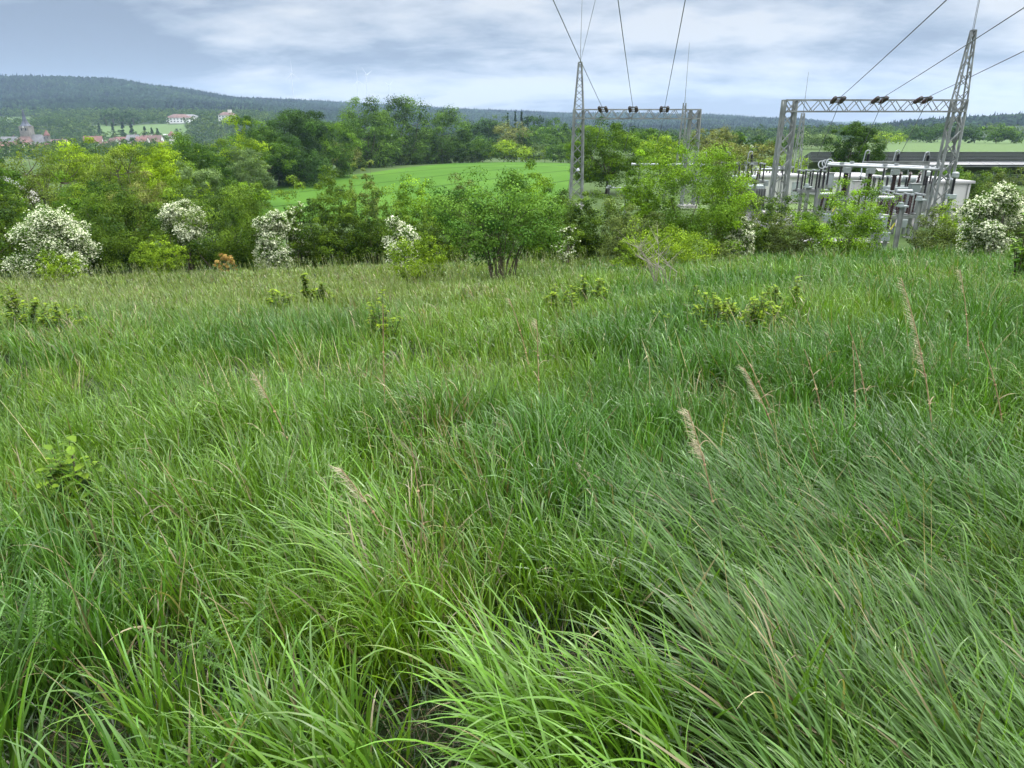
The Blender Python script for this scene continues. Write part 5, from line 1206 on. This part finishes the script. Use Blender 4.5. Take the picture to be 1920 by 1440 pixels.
# ------------------------------------------------------------------ woods: park, valley and hills (masses)
def merge(parts):
    off = 0; VV = []; QQ = []; CC = []
    for V, Q, C in parts: VV.append(V); QQ.append(Q+off); CC.append(C); off += len(V)
    return np.concatenate(VV), np.concatenate(QQ), np.concatenate(CC)
def seen(x, y, ztop):
    v = ((ztop-CAMZ)/y); return v
def wood_crowns(name, label, region, spacing, rwid, hgt, n_leaf, leafsz, seed, pals, filt):
    rng = np.random.RandomState(seed); (y0, y1), (u0, u1) = region; parts = []
    y = y0
    while y < y1:
        xs = np.arange(u0*y, u1*y, spacing)
        for x in xs:
            xx = x+rng.normal()*spacing*.3; yy = y+rng.normal()*spacing*.3
            if is_field(np.array([xx]), np.array([yy]))[0] > .5 or not filt(xx, yy): continue
            w = rng.uniform(*rwid); h = rng.uniform(*hgt); pa = pals[rng.randint(len(pals))]
            lf, _, _, _ = crown(rng, w, h, h*.02, n_leaf, leafsz, pa[0], 'tree', pa[1], lobes=rng.randint(4, 7), updir=.15, jit=.05)
            lf[0][:] += np.array([xx, yy, Hs(xx, yy)-.5]); parts.append(lf)
        y += spacing*1.15
    V, Q, C = merge(parts); print(name, len(parts), len(Q))
    tag(npmesh(name, V, Q, M_FAR, C), label, 'wood', kind='stuff')
PG = [((.05, .10, .03), (.08, .14, .035)), ((.035, .07, .03), (.06, .10, .035)), ((.07, .12, .03), (.11, .16, .04)), ((.04, .085, .03), (.07, .12, .03))]
def not_village(x, y):
    u = x/y
    if u < -.46 and 640 < y < 880: return False
    if 1090 < y < 1262 and abs(x/y-P(428, 222, 1230).x/1230) < .017: return False
    if 1120 < y < 1262 and abs(x/y-P(344, 222, 1200).x/1200) < .022: return False
    return True
wood_crowns('park_wood', 'round crowned trees around the park meadow and the villas beyond the village', ((890, 1480), (-.74, -.20)), 15, (13, 19), (11, 17), 300, 1.5, 7, PG, not_village)
wood_crowns('valley_wood', 'trees of the valley floor behind the nearer tree rows', ((540, 900), (-.30, .70)), 17, (11, 16), (9, 14), 260, 1.25, 9, PG, lambda x, y: fbm(x, y, 90, 44) > .42 and not (x/y > .55 and y < 640))
wood_crowns('village_trees', 'trees among and in front of the village houses', ((360, 770), (-.76, -.22)), 17, (10, 15), (8, 12), 340, 1.0, 13, PG, lambda x, y: fbm(x, y, 60, 47) > (.38 if y > 640 else .28))
def village_conifers():
    for i, (px, pt_, wp) in enumerate([(188, 232, 11), (213, 236, 12), (232, 232, 13), (248, 234, 12), (272, 240, 11), (285, 243, 10), (296, 244, 10)]):
        names = ['tall dark conifer left of the cluster below the park meadow', 'second conifer from the left below the park meadow', 'darkest tall conifer standing against the park meadow', 'conifer right next to the darkest tall one', 'slanting shaped conifer right in the cluster below the park meadow', 'second conifer from the right below the park meadow', 'rightmost conifer below the park meadow']
        plant(px, 250, 940+i*7, pt_-3, wp*1.35, 'con', names[i], group='conifers below the park meadow')
    for i, (px, pt_, wp) in enumerate([(198, 203, 13), (212, 204, 12), (229, 203, 14), (250, 206, 17)]):
        plant(px, 225, 1150, pt_, wp*1.1, 'dark', ['first', 'second', 'third', 'fourth'][i]+' from the left of the round trees topping the park meadow', group='round trees along the top of the park meadow')
village_conifers()
def hill_wood():
    rng = np.random.RandomState(3); xs = []; ys = []; y = 1230.
    while y < 4300:
        sp = 8.5 if y < 2000 else 10 if y < 3400 else 13; x = np.arange(-.95*y, .95*y, sp); x = x+rng.normal(size=len(x))*sp*.35; yy = y+rng.normal(size=len(x))*sp*.35
        xs.append(x); ys.append(yy); y += sp*1.25
    x = np.concatenate(xs); y = np.concatenate(ys); z = H(x, y)
    # leave out fields, the valley floor nobody sees and slopes that face away
    zf = H(x*(y-60)/y, y-60); slope = (z-CAMZ)/y-(zf-CAMZ)/(y-60)
    k = (is_field(x, y) < .5) & ((z-CAMZ)/y > -.016) & (slope > -.0009)
    k &= ~((y < 1480) & (x/y < -.20))
    x, y, z = x[k], y[k], z[k]; n = len(x); print('hill crowns', n)
    R = rng.uniform(4.2, 7.6, n)*np.where(y > 3000, 1.2, 1); hgt = R*rng.uniform(.9, 1.5, n)
    con = (fbm(x, y, 260, 15)+rng.normal(size=n)*.10) > .56; hgt = np.where(con, R*rng.uniform(1.2, 1.9, n), hgt); R = np.where(con, R*.75, R)
    ns = 6; V = []; 
    for f, q in ((1, 0), (.92, .45), (.55, .85), (.04, 1.0)):
        a = np.arange(ns)*2*math.pi/ns; aa = a[None]+rng.rand(n, 1)*6; ff = f*rng.uniform(.75, 1.25, (n, ns))
        if q > .4: ff = np.where(con[:, None], ff*(1.15-q)*1.1, ff)
        V.append(np.stack([x[:, None]+np.cos(aa)*R[:, None]*ff, y[:, None]+np.sin(aa)*R[:, None]*ff, z[:, None]-1+hgt[:, None]*1.3*q*rng.uniform(.85, 1.15, (n, ns)) + 0*ff], -1))
    V = np.stack(V, 1).reshape(n, -1, 3); q = []
    for r_ in range(3):
        for i in range(ns): q.append([r_*ns+i, r_*ns+(i+1) % ns, (r_+1)*ns+(i+1) % ns, (r_+1)*ns+i])
    Q = (np.array(q)[None]+(np.arange(n)*4*ns)[:, None, None]).reshape(-1, 4)
    ca = np.array([.020, .040, .022]); cb = np.array([.010, .020, .018]); cc = np.array([.042, .075, .026])
    m = con[:, None]*1.; col = ca*(1-m)+cb*m; m = (sstep(.55, .7, fbm(x, y, 120, 25))*(~con))[:, None]*rng.rand(n, 1); col = col*(1-m)+cc*m; col = col*np.exp(rng.normal(size=(n, 1))*.20)
    tag(npmesh('hillside_wood', V.reshape(-1, 3), Q, M_FAR, np.repeat(col, 4*ns, 0), smooth=True), 'bluish mixed forest covering the far hills', 'forest', kind='stuff')
hill_wood()

# ------------------------------------------------------------------ haze
def haze():
    o = MB().box((0, 40, 141), (13400, 13400, 366)).build('haze', bpy.data.materials.new('haze')); m = o.data.materials[0]; m.use_nodes = True; nt = m.node_tree; nt.nodes.clear()
    out = nt.nodes.new('ShaderNodeOutputMaterial'); v = nt.nodes.new('ShaderNodeVolumePrincipled'); v.inputs['Color'].default_value = (.55, .73, 1, 1); v.inputs['Density'].default_value = .000085; v.inputs['Anisotropy'].default_value = .2
    nt.links.new(v.outputs[0], out.inputs['Volume']); tag(o, kind='stuff')
haze()
